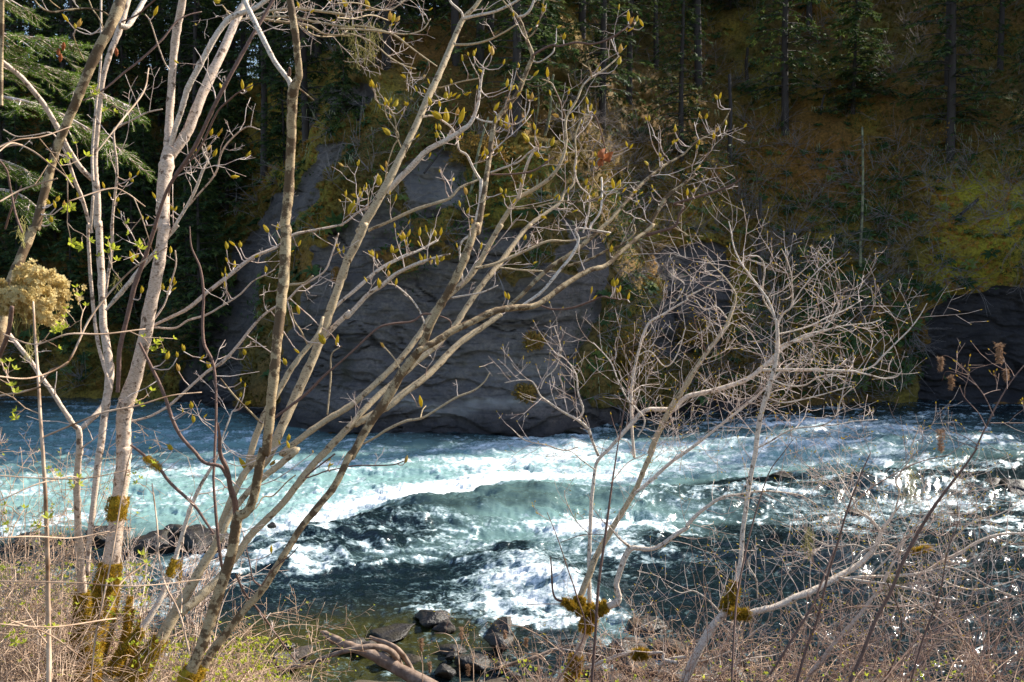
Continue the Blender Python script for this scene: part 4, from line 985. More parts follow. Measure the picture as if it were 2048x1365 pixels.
# ---- beige clump of leaning stems with big buds, centre
t3 = Tree('alder_tree', foot(285, 1420, 5.0), 'clump of smooth beige stems leaning right over the rapids', bark='smooth')
t3.stem('G690,1480,100 760,1363,94 850,1240,86 930,1130,78 1000,1000,74 1080,870,68 1180,690,60 1260,560,54 1300,440,50 1350,300,46 1420,160,44 1500,60,46 D1520,1420,50 1580,1340,60 1650,1180,60 1740,980,60 1830,780,58 1880,650,56 1940,480,54 2000,300,52 2040,180,50 E60,210,54 120,90,56 160,0,54 B130,1363,56 200,1240,56 270,1120,50 330,1000,48 400,860,46 470,720,44 530,580,42 590,450,40 650,310,38 700,190,34 740,110,32 800,50,28 840,-10,24 880,-90,20', 5.0, 6.3, name='trunk', tw=.9, twL=.4, start=.6, buds=.5, seed=3)
t3.stem('G1290,540,40 1340,400,40 1460,240,40 1560,150,40 1650,80,40 1740,0,40 D1650,1340,42 1750,1260,42 1900,1150,42 2048,1060,40 E170,980,38 300,860,38 400,750,38 490,630,40 560,520,40 650,420,36 760,320,38 840,210,38 900,100,36 960,0,34 B940,1340,34 1010,1230,32 1060,1160,30 1150,1110,26 1250,1040,24 1310,950,22 1340,840,18 1340,700,16 1400,590,15 1440,500,14 1490,455,14 1560,410,12 1620,360,10 1650,330,8', 5.2, 6.6, tw=2.2, twL=.4, start=.45, buds=.5)
t3.stem('G1050,960,60 1090,930,62 1180,850,60 1270,770,52 1330,690,48 1400,600,46 1460,510,46 1560,410,46 1660,310,45 1760,180,45 1850,70,45 1920,0,45 D1930,1300,46 2048,1180,46 E120,1160,46 210,1110,46 300,1060,48 400,980,45 520,890,42 620,790,42 720,690,38 850,600,36 930,545,32 960,525,28', 5.1, 6.0, name='trunk', tw=.8, twL=.3)
t3.stem('E60,1190,34 150,1090,38 230,1010,38 310,940,36 380,880,36 480,790,38 580,710,36 690,590,36 760,480,36 850,350,34 940,240,34 1030,120,30 1100,30,26 1130,0,26 B1080,1363,26 1150,1300,26 1220,1250,22 1300,1190,20 1330,1130,16 1380,1080,14 1400,940,12 1395,800,10 1430,700,8', 5.5, 6.9, tw=2.5, twL=.35, start=.4, buds=.3)
t3.stem('D1450,1420,44 1470,1330,44 1500,1230,42 1560,1090,40 1620,990,38 1700,850,36 1790,730,32 1860,640,28 1890,540,20', 5.4, 5.7)
t3.stem('D1895,665,36 1960,590,34 2048,510,32 E60,540,30 180,410,30 270,350,28 340,290,26 440,240,24 520,210,20 600,185,14 660,170,10', 5.8, 5.6, bark='white', tw=2.5, twL=.25, start=.3, buds=.5)
t3.stem('D1940,500,24 1972,470,22 2030,420,23 E60,420,23 120,370,24 250,260,24 380,190,20 480,150,18 590,90,14', 5.9, 6.1, bark='white', tw=3, twL=.25, start=.3, buds=.5)
t3.stem('B290,1130,34 370,1040,40 460,950,38 530,880,36 640,820,34 720,770,30 780,720,28 820,630,24 835,530,20 845,460,14 860,400,10', 6.1, 6.0, bark='white', tw=3, twL=.3, start=.3, buds=.6)
t3.stem('B740,110,24 800,95,20 900,75,18 980,45,18 1060,0,18 1120,-60,16', 6.3, 6.1, bark='white', tw=3, twL=.2)
t3.stem('B738,110,14 725,70,18 670,20,16 655,-10,14', 6.3, 6.2, bark='white')
t3.stem('B685,250,16 700,262,18 800,258,16 900,230,14 980,190,12 1050,145,10', 6.25, 6.0, tw=3, twL=.2, buds=.6)
t3.stem('B180,1350,22 300,1300,20 440,1235,22 560,1195,22 660,1160,20 720,1100,18 800,1065,16 830,1050,14', 6.05, 6.2, tw=2.5, twL=.25, buds=.4)
t3.stem('B565,515,10 620,510,9 720,480,9 830,460,9', 6.2, 6.0, tw=3, twL=.15, buds=.8)
t3.stem('B500,685,14 560,680,13 620,710,12 680,760,12 705,830,13 715,880,15 760,910,16 800,990,17 835,1050,18', 6.1, 6.3, bark='white', tw=2, twL=.2, buds=.8)
t3.stem('B400,920,8 350,800,9 340,700,9 300,630,10 240,600,9 215,510,8', 6.1, 6.0, tw=4, twL=.15, buds=.8)
t3.stem('B280,1060,8 300,950,8 330,860,9 360,790,9 290,680,7 280,600,6', 6.15, 6.0, tw=3, twL=.15, buds=.8)
t3.stem('B180,1210,7 190,1120,7 240,1080,7 250,1040,6', 6.1, 6.0, buds=.9, tw=3, twL=.1)
t3.stem('E650,640,7 660,560,8 520,520,12 440,565,14 320,580,14 230,610,13 100,730,13 0,820,13 D1900,880,18 1800,980,20 1700,1060,20 1590,1140,18', 5.6, 5.2, bark='brown')
t3.stem('E515,580,12 480,500,12 430,430,12 350,360,9 300,345,7', 5.9, 5.8, bark='white', tw=4, twL=.15, buds=.5)
t3.stem('E375,860,10 340,790,8 290,730,8 265,700,7', 5.7, 5.6)
t3.stem('E660,430,14 740,415,12 850,395,10 940,355,8', 5.9, 5.8, bark='white', tw=5, twL=.15)
t3.stem('E805,255,20 920,230,22 1040,180,20 1130,140,18 1240,95,16 1350,95,12 1450,75,12 1560,30,10', 6.0, 6.2, tw=3, twL=.25, buds=.1)
t3.stem('E950,250,12 1080,265,12 1180,270,12 1280,275,10', 6.0, 6.2, tw=3, twL=.2)
t3.stem('D1960,1340,12 G1790,160,10 1850,150,9 1900,130,9 2000,110,8 H120,95,9 240,95,9 330,90,8 390,70,8', 5.1, 4.9, bark='brown', tw=2, twL=.1)
t3.stem('G1730,150,10 1680,190,10 1600,270,10 1540,280,9 1500,340,9 1400,420,9', 5.3, 5.2, tw=4, twL=.2)
t3.stem('D1700,470,6 1720,560,9 1760,620,10 1810,720,12', 5.5, 5.6, tw=3, twL=.12)
t3.stem('D2000,710,8 1940,760,10 1935,900,11 1915,1110,11', 5.4, 5.5)
t3.stem('D1640,360,24 1700,350,18 1780,340,14 1830,300,10', 5.3, 5.2, tw=3, twL=.15)
t3.stem('D1590,0,8 1640,20,8', 5.5, 5.4)
buds_at(t3, 'B210,490,60,-10 B285,585,50,-15 B315,585,45,20 B355,595,75,40 B400,605,35,0 B285,765,75,-45 B310,680,30,-20 B290,960,50,0 B262,980,50,-35 B245,1045,85,-5 B135,1130,60,-10 B100,1145,55,-60 B95,1205,110,25 B65,1165,55,-50 B540,590,65,-15 B600,600,55,-10 B640,550,60,20 B665,555,55,30 B690,555,45,60 B575,670,90,-55 B637,670,105,0 B705,650,60,20 B735,670,120,20 B600,740,50,-5 B475,795,40,50 B585,785,50,10 B580,740,45,0 B668,475,40,0 B735,335,50,0 B810,300,55,30 B800,310,45,0 B895,280,60,-5 B912,290,75,10 B980,360,45,20 B1000,480,65,15 B1030,510,65,55 B835,415,45,-60 B735,775,45,0 B545,905,40,20', 6.0)
buds_at(t3, 'E385,50,50,-15 E425,45,60,25 E487,35,65,10 E570,40,60,-10 E610,35,60,10 E785,20,50,0 E195,165,60,-35 E208,160,50,0 E235,180,40,0 E322,135,60,0 E355,148,60,55 E490,185,65,-15 E517,190,60,0 E550,200,60,0 E588,200,75,0 E622,195,50,45 E245,335,70,0 E350,330,55,15 E40,140,55,5 E8,150,45,-20 E5,660,60,10 E985,405,50,-10 E1003,415,50,0 E262,700,45,-30 E490,1025,85,-5 G1420,75,105,-25 G1600,75,55,50 G1930,60,25,60 G1930,90,45,20 G1945,90,35,70 G1590,580,60,5 H410,55,60,30', 5.6)
moss(t3, [(255,1345,34,40,4.95),(285,1345,30,30,4.95),(300,1300,18,20,5.0)], 1500)
t3.finish(True, 70)

# ---- patchy barked tree in the middle of the left half, with a second stem reaching right
t4 = Tree('alder_tree', foot(375, 1440, 4.5), 'patchy brown-barked tree forking near the top, with a long stem leaning right', bark='patchy')
t4.stem('G1000,1600,90 1080,1363,80 1130,1270,74 1180,1150,74 1230,1000,72 1280,850,72 1330,700,70 1365,560,68 1380,450,70 1395,390,66 1440,370,62 1475,310,60 1495,230,60 1515,120,60 1540,0,58 D1555,1330,62 1575,1150,64 1600,900,64 1620,700,64 1640,500,66 1660,300,66 1675,50,66 A1668,1300,64 1685,1150,62 1700,900,62 1708,650,64 1715,540,72 1735,480,56 1750,440,46 1742,340,44 1728,200,46 1705,60,46 1680,-90,44', 4.5, 4.7, name='trunk', seed=2)
t4.stem('A1710,520,40 1690,470,36 1650,420,32 1600,350,32 1550,250,34 1480,110,36 1430,0,34 1400,-80,32', 4.7, 4.9, bark='white')
t4.stem('A1745,515,11 1790,550,10 1835,588,9', 4.7, 4.6)
t4.stem('A1690,440,26 1695,410,18 1692,395,8', 4.7, 4.72, bark='brown')
t4.stem('G1385,420,44 1375,310,40 1350,230,36 1330,120,30 1300,60,28 1285,0,27 D1285,1240,22 1275,1160,10', 4.65, 4.5, bark='brown')
t4.stem('G1120,1363,50 1180,1290,56 1250,1170,56 1330,1070,50 1420,950,48 1520,840,48 1600,720,48 1680,590,45 1760,460,45 1850,350,45 1960,210,45 2048,30,46 E80,1363,52 180,1180,58 290,1020,60 370,880,60 440,790,56 490,720,54 540,600,50 600,480,50 660,380,50 720,260,50 770,130,50 810,0,48 B820,1363,46 850,1200,38 880,1000,34 900,850,34 920,730,32 940,690,28 1000,620,30 1060,540,32 1100,440,32 1130,370,28 1145,325,26 1110,230,20 1080,140,20 1050,90,16 1000,40,10 960,-10,8', 4.6, 5.6, name='trunk', tw=1.2, twL=.35, start=.6, buds=.5)
t4.stem('B1055,100,14 1095,90,16 1125,65,18 1150,10,16 1160,-60,14', 5.6, 5.7, bark='white')
t4.stem('B1110,230,10 1160,180,12 1200,70,11 1215,0,10 1290,12,6', 5.6, 5.5, tw=3, twL=.1, buds=.5)
t4.stem('B1145,325,18 1200,290,16 1260,265,16 1300,270,14 1400,250,14 1500,258,14 1600,225,14 1690,165,14 1740,125,10', 5.5, 5.3, bark='brown', tw=.8, twL=.1, buds=.8)
t4.stem('B1148,360,13 1180,365,11 1220,345,11 1262,310,10 1272,280,8', 5.5, 5.4, bark='white')
t4.stem('E470,740,40 520,715,46 590,675,46 680,620,45 790,570,45 900,515,45 1000,490,42 1150,475,40 1230,430,36 1350,340,34 1480,265,34 1570,240,30 1650,170,26 1740,90,26 1810,40,24 1850,0,24 B1810,1363,24 1880,1230,24 1940,1140,24 2000,1100,20 2048,1060,17 C60,1080,13 120,1030,10 190,995,8', 5.0, 6.0, tw=1.6, twL=.35, start=.45, buds=.25)
t4.stem('E990,490,28 1060,430,28 1160,330,28 1260,240,28 1370,170,30 1470,90,30 1570,0,28 B1600,1290,26 1700,1170,26 1790,1070,22 1900,980,18 2000,920,14 C60,900,12 120,840,14 190,800,12 250,760,8 300,700,8 330,640,7', 5.4, 6.2, tw=2.0, twL=.35, start=.4, buds=.3)
t4.stem('E1090,470,22 1200,390,22 1300,270,20 1360,200,20 1400,130,20 1415,80,15 1405,20,12 B1600,1363,10 1480,1340,14 1540,1240,14 1550,1100,14 1548,1040,12', 5.4, 5.9, bark='white', tw=4, twL=.3, start=.3, buds=.2)
t4.stem('E1810,60,26 1900,35,20 1980,5,18 C30,1260,14 60,1210,12 C0,1195,18 80,1170,18 200,1135,16 300,1100,14 360,1070,10 390,1045,8', 5.8, 5.6, bark='brown', tw=2.5, twL=.2)
t4.stem('E1960,10,16 2048,60,10 F60,62,8 170,68,6', 5.8, 5.7)
t4.stem('B1030,1225,10 1150,1215,10 1250,1190,9 1330,1180,10 1450,1180,11 1540,1170,10 1620,1190,9', 6.0, 6.1, tw=5, twL=.25, buds=.1)
t4.stem('B900,1010,14 970,985,15 1060,950,13 1130,890,13 1180,860,11', 5.8, 5.6, bark='white', tw=3, twL=.12, buds=.7)
t4.stem('B890,1022,12 1020,1020,12 1150,1000,11 1240,940,10 1270,920,9', 5.8, 6.0, bark='brown', tw=2, twL=.2, buds=.2)
t4.stem('B1062,1160,24 1085,1060,22 1110,970,20 1150,890,18 1200,860,12', 6.2, 6.0, bark='white', tw=2, twL=.12, buds=.6)
t4.stem('B845,1050,26 842,1120,26 835,1200,24 815,1280,20 800,1363,18 E720,120,14 735,330,10', 5.9, 5.7, bark='white')
t4.stem('B1490,455,9 1480,410,8 1435,375,7', 6.4, 6.3)
t4.stem('B1335,690,15 1310,620,13 1285,550,12 1255,490,10 1200,465,8', 6.5, 6.3, tw=2, twL=.1, buds=.8)
t4.stem('B1090,480,9 1060,450,8 1050,410,7 1060,380,6', 5.5, 5.4)
t4.stem('B1110,490,9 1160,508,8 1220,490,8 1240,450,7', 5.5, 5.4)
t4.stem('B930,720,14 860,710,12 810,690,10', 5.5, 5.6, bark='white', tw=3, twL=.1)
t4.stem('B940,700,9 1030,730,9 1090,700,9 1120,650,8 1130,590,7', 5.5, 5.4, bark='white', buds=.8, tw=2, twL=.08)
t4.stem('B1440,1363,12 1470,1260,12 1475,1150,10 1420,1090,9 1390,1000,12 1400,920,14', 6.2, 6.3, bark='white', tw=5, twL=.2)
t4.stem('B1460,1180,10 1550,1140,9 1500,1050,11 1470,960,10 1490,890,9 1430,885,8', 6.2, 6.0, tw=6, twL=.2)
t4.stem('B1520,1000,9 1570,920,9 1560,830,9 1520,700,9 1490,660,8', 6.3, 6.1, bark='brown', tw=4, twL=.15)
t4.stem('E1195,475,12 1270,495,13 1380,485,13 1480,450,12 1550,420,12 1600,430,9 1700,440,8', 5.6, 5.4, bark='brown', tw=2, twL=.1, buds=.5)
t4.stem('E1350,240,16 1480,200,14 1580,150,13 1660,120,11 1740,50,9 1738,0,9', 5.9, 6.0, tw=3, twL=.2, buds=.3)
t4.stem('E155,1282,14 230,1240,16 290,1200,18 400,1150,16 500,1130,16 600,1070,14 700,1010,14 800,970,12 860,920,10 892,868,8', 4.9, 4.7, bark='smooth', tw=1.2, twL=.12)
t4.stem('E488,1130,10 500,1085,9 520,1060,7', 4.8, 4.75)
t4.stem('G1525,800,14 1480,760,11 1460,660,9 1440,580,7', 4.6, 4.5, bark='brown')
t4.stem('G1530,800,9 1600,700,9 1700,620,8 1745,570,6', 4.7, 4.6, bark='brown')
t4.stem('G1380,730,12 1430,840,14 1510,940,14 1570,1020,14 1620,1090,12 1700,1200,9 1740,1250,8', 4.6, 5.2, bark='brown', tw=6, twL=.06)
t4.stem('D1290,900,10 1380,1010,12 1450,1080,12 1520,1150,14', 4.6, 4.6, tw=2, twL=.12)
buds_at(t4, 'B1705,90,75,0 B1760,105,50,25 B1780,130,60,-25 B1330,210,50,15 B1305,155,45,65 B1660,280,70,15 B1660,350,70,30 B1178,130,35,30 B1232,420,70,0 B1170,425,60,45 B1062,380,40,0 B1370,605,55,-5 B1275,675,55,-60 B1380,675,45,-10 B1465,585,55,-5 B1490,625,60,20 B1440,655,35,-50 B1140,560,55,10 B1165,580,35,60 B1115,560,45,-25 B938,620,75,35 B960,715,60,0 B995,700,85,10 B1005,735,60,50 B1050,690,50,30 B1155,735,55,-10 B1170,770,55,30 B1100,800,80,-35 B1265,825,70,25 B1190,850,40,40 B875,885,50,-10 B960,872,60,40 B925,870,40,30 B1825,690,45,0 B1808,690,35,-20 B1980,750,50,5 B1995,820,35,70 B1890,905,40,-10 B1905,930,40,50 B1800,955,50,-60 B1695,840,45,-15 B1725,855,45,35 B1510,900,40,0 B1505,955,40,-5 B1610,1070,75,-15 B1655,1075,80,30 B1845,1090,35,-10 B1855,1115,40,60 B1785,1130,40,60 B960,1110,45,-10 B990,1115,40,10 B970,1145,35,-30 B1040,1175,45,35 B1655,1160,35,0 B880,1260,55,70 B770,1230,50,25 B790,1290,45,10 B1355,1110,45,10 B1470,1155,30,20', 5.7)
buds_at(t4, 'C245,565,45,-20 C272,558,50,15 C153,678,45,-25 C190,678,45,15 C8,745,50,10 C255,755,50,40 C20,820,40,50 C80,1120,55,5 C125,1110,55,55 C150,980,65,55 E1618,330,60,15 E1640,330,55,20 E1640,380,40,-10 E1657,370,50,10 E1708,415,55,15 E1605,135,55,15', 5.6)
for dx, dy in ((-8, 5), (20, -2), (40, 12)): pass
# a curled brown dead leaf and open leaf tips
def dead_leaf(tree, px, py, d, s):
    v = []; f = []
    for i in range(6):
        for j in range(4): v.append(((j-1.5)*.3*math.sin(math.pi*(i+.4)/6.4), .25*math.sin(j*1.7+i*.6), i*.2))
    for i in range(5):
        for j in range(3): a = i*4+j; f.append((a, a+1, a+5, a+4))
    o = link('dead_leaf', mesh_np('dead_leaf', np.array(v), np.array(f), MAT['deadleaf']), tree.o, V(px, py, d)-tree.base); o.scale = (s,)*3; o.rotation_euler = (random.uniform(-.5, .5), random.uniform(-2.9, -2.4), random.uniform(0, 1)); o['label'] = 'curled rusty dead leaf'
dead_leaf(t4, 1208, 300, 6.1, .075); dead_leaf(t4, 1225, 305, 6.15, .08); dead_leaf(t4, 1204, 318, 6.1, .05)
moss(t4, [(395,1362,16,18,4.5)], 1200)
t4.finish(True, 90)

# ---- drooping twiggy bough at the top centre, hung with lichen
t5 = Tree('alder_tree', foot(420, 1000, 7.0), 'fine bough with lichen beards hanging in at the top centre', bark='smooth')
T5 = [('A1330,120,12 1500,110,16 1650,130,18 1800,150,18 1900,200,14 2048,210,12', 0), ('A1480,90,14 1620,60,16 1760,55,18 1900,70,18 2048,90,16 B60,75,14 150,60,12 300,60,10', 1), ('A1520,100,14 1700,100,16 1850,130,16 2048,160,14 B100,150,14 180,160,12 260,180,14 330,195,13 420,200,10 500,175,9 548,110,6', 1),
      ('B20,170,14 150,175,13 260,185,14 340,210,13 420,270,12 500,330,10 585,390,8', 1), ('A1750,150,9 1850,210,9 1980,210,9 B60,180,8', 1), ('B30,190,10 120,210,10 220,260,10 300,330,10 380,380,10 460,405,7', 1),
      ('A1300,30,8 1340,80,10 1380,100,14', 1), ('A1600,130,10 1640,100,10 1590,60,10 1600,90,8', 0), ('B0,20,9 120,20,9 250,60,9 330,50,8 400,-5,8', 1), ('B0,105,10 100,110,10 200,90,9 300,120,8', 1)]
for s_, k in T5: t5.stem(s_, 6.9, 7.3, bark='smooth', tw=6, twL=.3, up=.15, start=.1, buds=.12)
beard(t5, 712, 85, 7.1, 22, 55, 90); beard(t5, 742, 75, 7.1, 20, 60, 110); beard(t5, 700, 50, 7.0, 26, 40, 70); beard(t5, 745, 50, 7.1, 26, 40, 70)
buds_at(t5, 'B310,90,70,10 B335,100,75,20 B360,105,60,45 B325,145,40,70 A1745,25,50,-20 A2010,20,50,-30 A1275,5,55,80 B45,15,60,-20 B175,15,60,-20 B185,40,40,60', 7.0)
t5.finish(True, 25)

# ---- right: twiggy tree with mossy knot
t6 = Tree('willow_tree', foot(1140, 1400, 7.2), 'twiggy pale tree with a mossy knot forking low over the foam', bark='white'); t6.dense = 2.1; t6.slim = .78; t6.curvy = True
t6.stem('H1330,1500,64 1380,1300,60 1430,1130,62 1470,1010,76 1490,950,64', 7.2, 7.25, name='trunk')
t6.stem('H1480,960,36 1478,900,32 1475,700,28 1480,500,28 1490,300,27 1510,120,25 1530,60,24 1590,0,23 E1590,1313,23 1700,1190,32 1800,1090,34 1900,1080,34 F0,1075,36 80,1005,36 200,978,36 350,935,34 450,890,34 560,800,34 640,720,26 760,650,20 880,620,14 1000,590,10 1150,575,8 1210,555,6', 7.2, 7.9, name='trunk', tw=5, twL=.42, start=.3, up=.25, side=.2)
t6.stem('H1410,930,44 1430,850,50 1480,720,46 1520,620,44 1600,480,44 1680,350,40 1750,230,38 1800,110,36 1850,0,36 E1830,1340,44 1870,1240,44 1900,1180,44 1960,1060,42 2048,930,38 F110,870,34 190,750,32 290,620,32 330,530,28 360,430,18 350,385,14 290,300,11 180,192,8', 7.15, 7.9, name='trunk', bark='smooth', tw=5, twL=.36, start=.35)
t6.stem('H1740,260,24 1850,170,26 1950,80,26 2048,10,24 F90,1315,24 150,1270,22 300,1150,20 440,1040,18 540,950,16 620,860,12 700,800,9', 7.3, 7.8, tw=4, twL=.4)
t6.stem('H1500,960,44 1560,925,50 1620,905,52 1652,870,44 1635,800,40 1660,700,42 1690,620,42 1730,578,40 1830,585,32 1900,560,32 1980,500,32 2048,460,32 I80,440,30 150,370,26 230,310,24 300,275,20 380,265,18 500,245,14 620,250,12 740,270,10 830,320,8', 7.1, 7.2, tw=6, twL=.35, start=.4)
t6.stem('H1720,575,26 1650,520,14 1600,460,10 1565,425,7', 7.15, 7.0, tw=3)
t6.stem('H1440,960,40 1390,930,32 1340,895,24 1270,860,16 1255,700,12 1250,630,9', 7.1, 7.0, bark='brown', tw=2, twL=.2)
t6.stem('H1330,905,10 1220,905,8 1110,908,7', 7.1, 7.0)
t6.stem('E1740,1363,22 1725,1180,22 1722,1000,20 1740,850,20 1770,720,20 1790,650,22 1830,570,20 1900,530,18 1980,480,16 2048,440,14 F80,420,14 180,370,10 240,335,7', 7.6, 7.9, bark='white', tw=4, twL=.35, start=.1)
t6.stem('H1530,40,24 E1500,1280,20 1470,1200,24 1420,1150,22 1330,1100,18 1240,1040,16 1190,1000,12 1160,940,11 1130,912,10 1060,910,8 980,925,6', 7.3, 7.2, tw=6, twL=.35, start=.1)
t6.stem('E1190,960,10 1215,900,10 1270,850,9 1300,790,8 1310,720,8 1290,650,6 1272,598,5', 7.2, 7.1, tw=3, twL=.15)
t6.stem('E1420,1140,14 1440,1080,18 1410,980,14 1400,880,12 1350,800,8 1290,750,7', 7.3, 7.3, tw=6, twL=.3)
t6.stem('E1410,1300,10 1330,1320,10 1230,1290,10 1100,1260,9 1020,1190,6', 7.3, 7.1, tw=4, twL=.25)
t6.stem('E1760,1240,12 1800,1140,14 1700,1020,12 1640,900,11 1600,800,10 1500,690,7', 7.4, 7.4, tw=5, twL=.35)
t6.stem('E1740,780,10 1830,740,10 1920,830,10 1990,760,10 2040,600,8', 7.7, 7.6, tw=5, twL=.3)
t6.stem('H1510,120,10 1440,70,9 1380,20,7 1330,0,6', 7.2, 7.0, tw=5, twL=.25)
t6.stem('H1480,500,8 1400,420,8 1340,300,7 1330,240,5', 7.2, 7.0, tw=5, twL=.2)
t6.stem('F190,750,14 150,650,10 130,600,8 115,540,7', 7.6, 7.5, bark='brown', tw=2, twL=.12)
t6.stem('F320,560,12 250,480,9 180,500,7 130,440,6', 7.8, 7.7, tw=5, twL=.3)
t6.stem('F-20,460,10 20,440,10 60,350,9 0,300,7', 7.8, 7.7, tw=4, twL=.3)
moss(t6, [(1182,1240,11,15,7.15),(1198,1225,8,14,7.1),(1146,1205,9,5,7.1),(1150,1335,14,14,7.2),(1190,1257,11,12,7.1),(1172,1225,8,8,7.05)], 2200, shoot=.036)
beard(t6, 1140, 1225, 7.1, 14, 40, 40); beard(t6, 1150, 1030, 7.0, 5, 20, 20)
t6.finish(None, 0, .5)

# ---- right: white trunk with long bright limb
t7 = Tree('willow_tree', foot(1360, 1420, 6.6), 'white-barked tree with mossy elbow and a long bright limb reaching right', bark='white'); t7.dense = 2.4; t7.slim = .8; t7.curvy = True
t7.stem('I0,1500,74 60,1363,70 130,1200,64 220,1050,60 290,960,58 330,880,48 360,780,36 390,650,33 400,500,32 420,350,33 450,150,34 480,0,34 F480,1300,34 500,1150,34 540,1000,36 580,870,34 603,740,30 603,600,25 585,530,20 550,440,18 500,370,16 440,290,14 390,220,12 350,130,10 332,30,8 320,-20,6', 6.6, 7.3, name='trunk', tw=3.5, twL=.5, start=.45)
t7.stem('F604,590,18 640,520,14 690,470,14 690,330,9 670,230,8 630,140,6', 7.2, 7.1, tw=5, twL=.25)
t7.stem('F690,470,12 720,420,10 760,360,9 850,260,8 930,195,6', 7.2, 7.1, tw=3, twL=.2)
t7.stem('F590,540,14 520,420,12 530,260,12 500,190,10 430,180,7', 7.2, 7.0, tw=5, twL=.25)
t7.stem('F600,740,20 640,700,18 720,680,18 820,640,16 900,590,13 960,480,10 960,450,7', 7.2, 7.0, tw=6, twL=.35)
t7.stem('F520,850,24 600,850,24 700,850,22 850,850,20 1000,855,18 1080,855,16 1160,830,14 1220,770,14 1290,700,12 1380,610,10 1440,530,8 1480,460,6', 7.1, 6.8, tw=3.5, twL=.35, start=.1)
t7.stem('F1060,860,11 1150,880,11 1230,900,10 1300,890,8 1330,860,6', 6.9, 6.8, tw=3, twL=.2)
t7.stem('F560,900,12 660,940,12 760,940,11 830,900,11 900,880,10 1000,890,8', 7.0, 6.8, tw=5, twL=.25)
t7.stem('F540,1010,12 640,1040,11 760,1020,10 880,990,9 980,960,8 1040,945,6', 7.0, 6.8, tw=5, twL=.25)
t7.stem('F480,1310,14 560,1270,14 640,1220,12 720,1190,11 830,1180,11 900,1160,10 950,1110,9 980,1020,8 1040,955,6', 6.9, 6.7, tw=5, twL=.3)
t7.stem('F830,1180,9 950,1170,8 1050,1150,7 1190,1140,6', 6.8, 6.7, tw=4, twL=.2)
t7.stem('F560,420,9 640,380,9 720,300,8 820,215,6', 7.2, 7.1, tw=5, twL=.2)
t7.stem('F610,640,13 700,620,12 800,590,11 900,540,10 1000,500,9 1100,440,7', 7.2, 7.3, tw=6, twL=.3)
t7.stem('I340,960,40 420,965,46 470,950,46 600,920,46 700,870,46 830,820,48 950,750,44 1060,690,42 1140,620,38 1190,550,34 1215,470,28 1250,430,24 1290,370,16 1330,320,10', 6.6, 6.9, name='trunk', tw=5, twL=.55, start=.3)
t7.stem('I1205,470,22 1140,400,24 1070,350,16 1040,280,12 960,150,9 900,80,7', 6.9, 7.1, tw=6, twL=.45)
t7.stem('I960,750,20 1020,758,20 1100,770,20 1250,790,18 1400,820,14 1550,870,12 1660,880,9', 6.8, 6.6, tw=6, twL=.4)
t7.stem('I930,770,20 1050,750,22 1300,740,22 1450,722,22 1560,660,22 1680,600,22 1780,540,20 1900,500,18 2048,490,14 2200,470,10', 6.8, 6.9, tw=5, twL=.45)
t7.stem('I1460,720,10 1600,690,9 1740,740,8 1860,810,7 1990,860,5', 6.8, 6.6, tw=6, twL=.35)
t7.stem('I490,870,10 480,760,12 430,660,10 490,580,8', 6.6, 6.5, tw=5, twL=.3)
t7.stem('I1100,780,12 1250,640,12 1370,500,12 1480,380,11 1560,300,9 1700,230,7', 6.8, 7.1, tw=6, twL=.4)
t7.stem('I1290,370,12 1320,250,14 1300,180,12 1380,60,10 1400,0,9 F1390,1300,8 1440,1170,6', 6.9, 6.8, tw=4, twL=.3)
t7.stem('I20,1250,30 -60,1230,24 H1900,1190,20 H1780,1200,36 H1680,1200,34 H1560,1240,30 H1480,1280,24', 6.6, 7.0, tw=5, twL=.4)
t7.stem('H2048,1215,26 1960,1225,24 1900,1260,20 1880,1320,14', 6.7, 6.8, tw=4, twL=.4)
for q_ in ('I60,1250,12 200,1230,12 330,1180,11 480,1060,9 560,1010,7', 'I90,1330,12 260,1310,12 420,1230,10 600,1200,8 700,1130,6', 'I300,1000,14 220,900,12 120,830,10 40,840,8 -40,800,6', 'I1240,800,12 1400,900,10 1560,1000,9 1700,1120,7 1800,1230,5', 'I1000,740,12 1100,600,11 1240,560,10 1350,600,8 1500,580,6', 'I700,870,12 760,1000,10 870,1100,8 1000,1180,6', 'I1160,600,10 1060,560,10 900,560,9 760,480,7 700,400,5', 'I1500,700,12 1600,780,11 1750,820,9 1960,780,7 2060,720,5', 'I1560,660,12 1640,520,11 1760,420,9 1900,380,8 2060,300,6'): t7.stem(q_, 6.8, 6.9, tw=5, twL=.45, start=.1)
moss(t7, [(1463,1190,8,15,6.65),(1474,1203,8,11,6.6),(1480,1226,7,6,6.6),(1456,1205,6,8,6.6),(1840,1105,5,9,6.8),(1282,1298,6,12,6.8)], 2200, shoot=.036)
beard(t7, 1822, 945, 6.8, 10, 90, 130); beard(t7, 1618, 1065, 6.7, 12, 60, 110); beard(t7, 1780, 1140, 6.8, 22, 60, 90); beard(t7, 1800, 1160, 6.8, 14, 40, 60)
t7.finish(None, 0, .5)

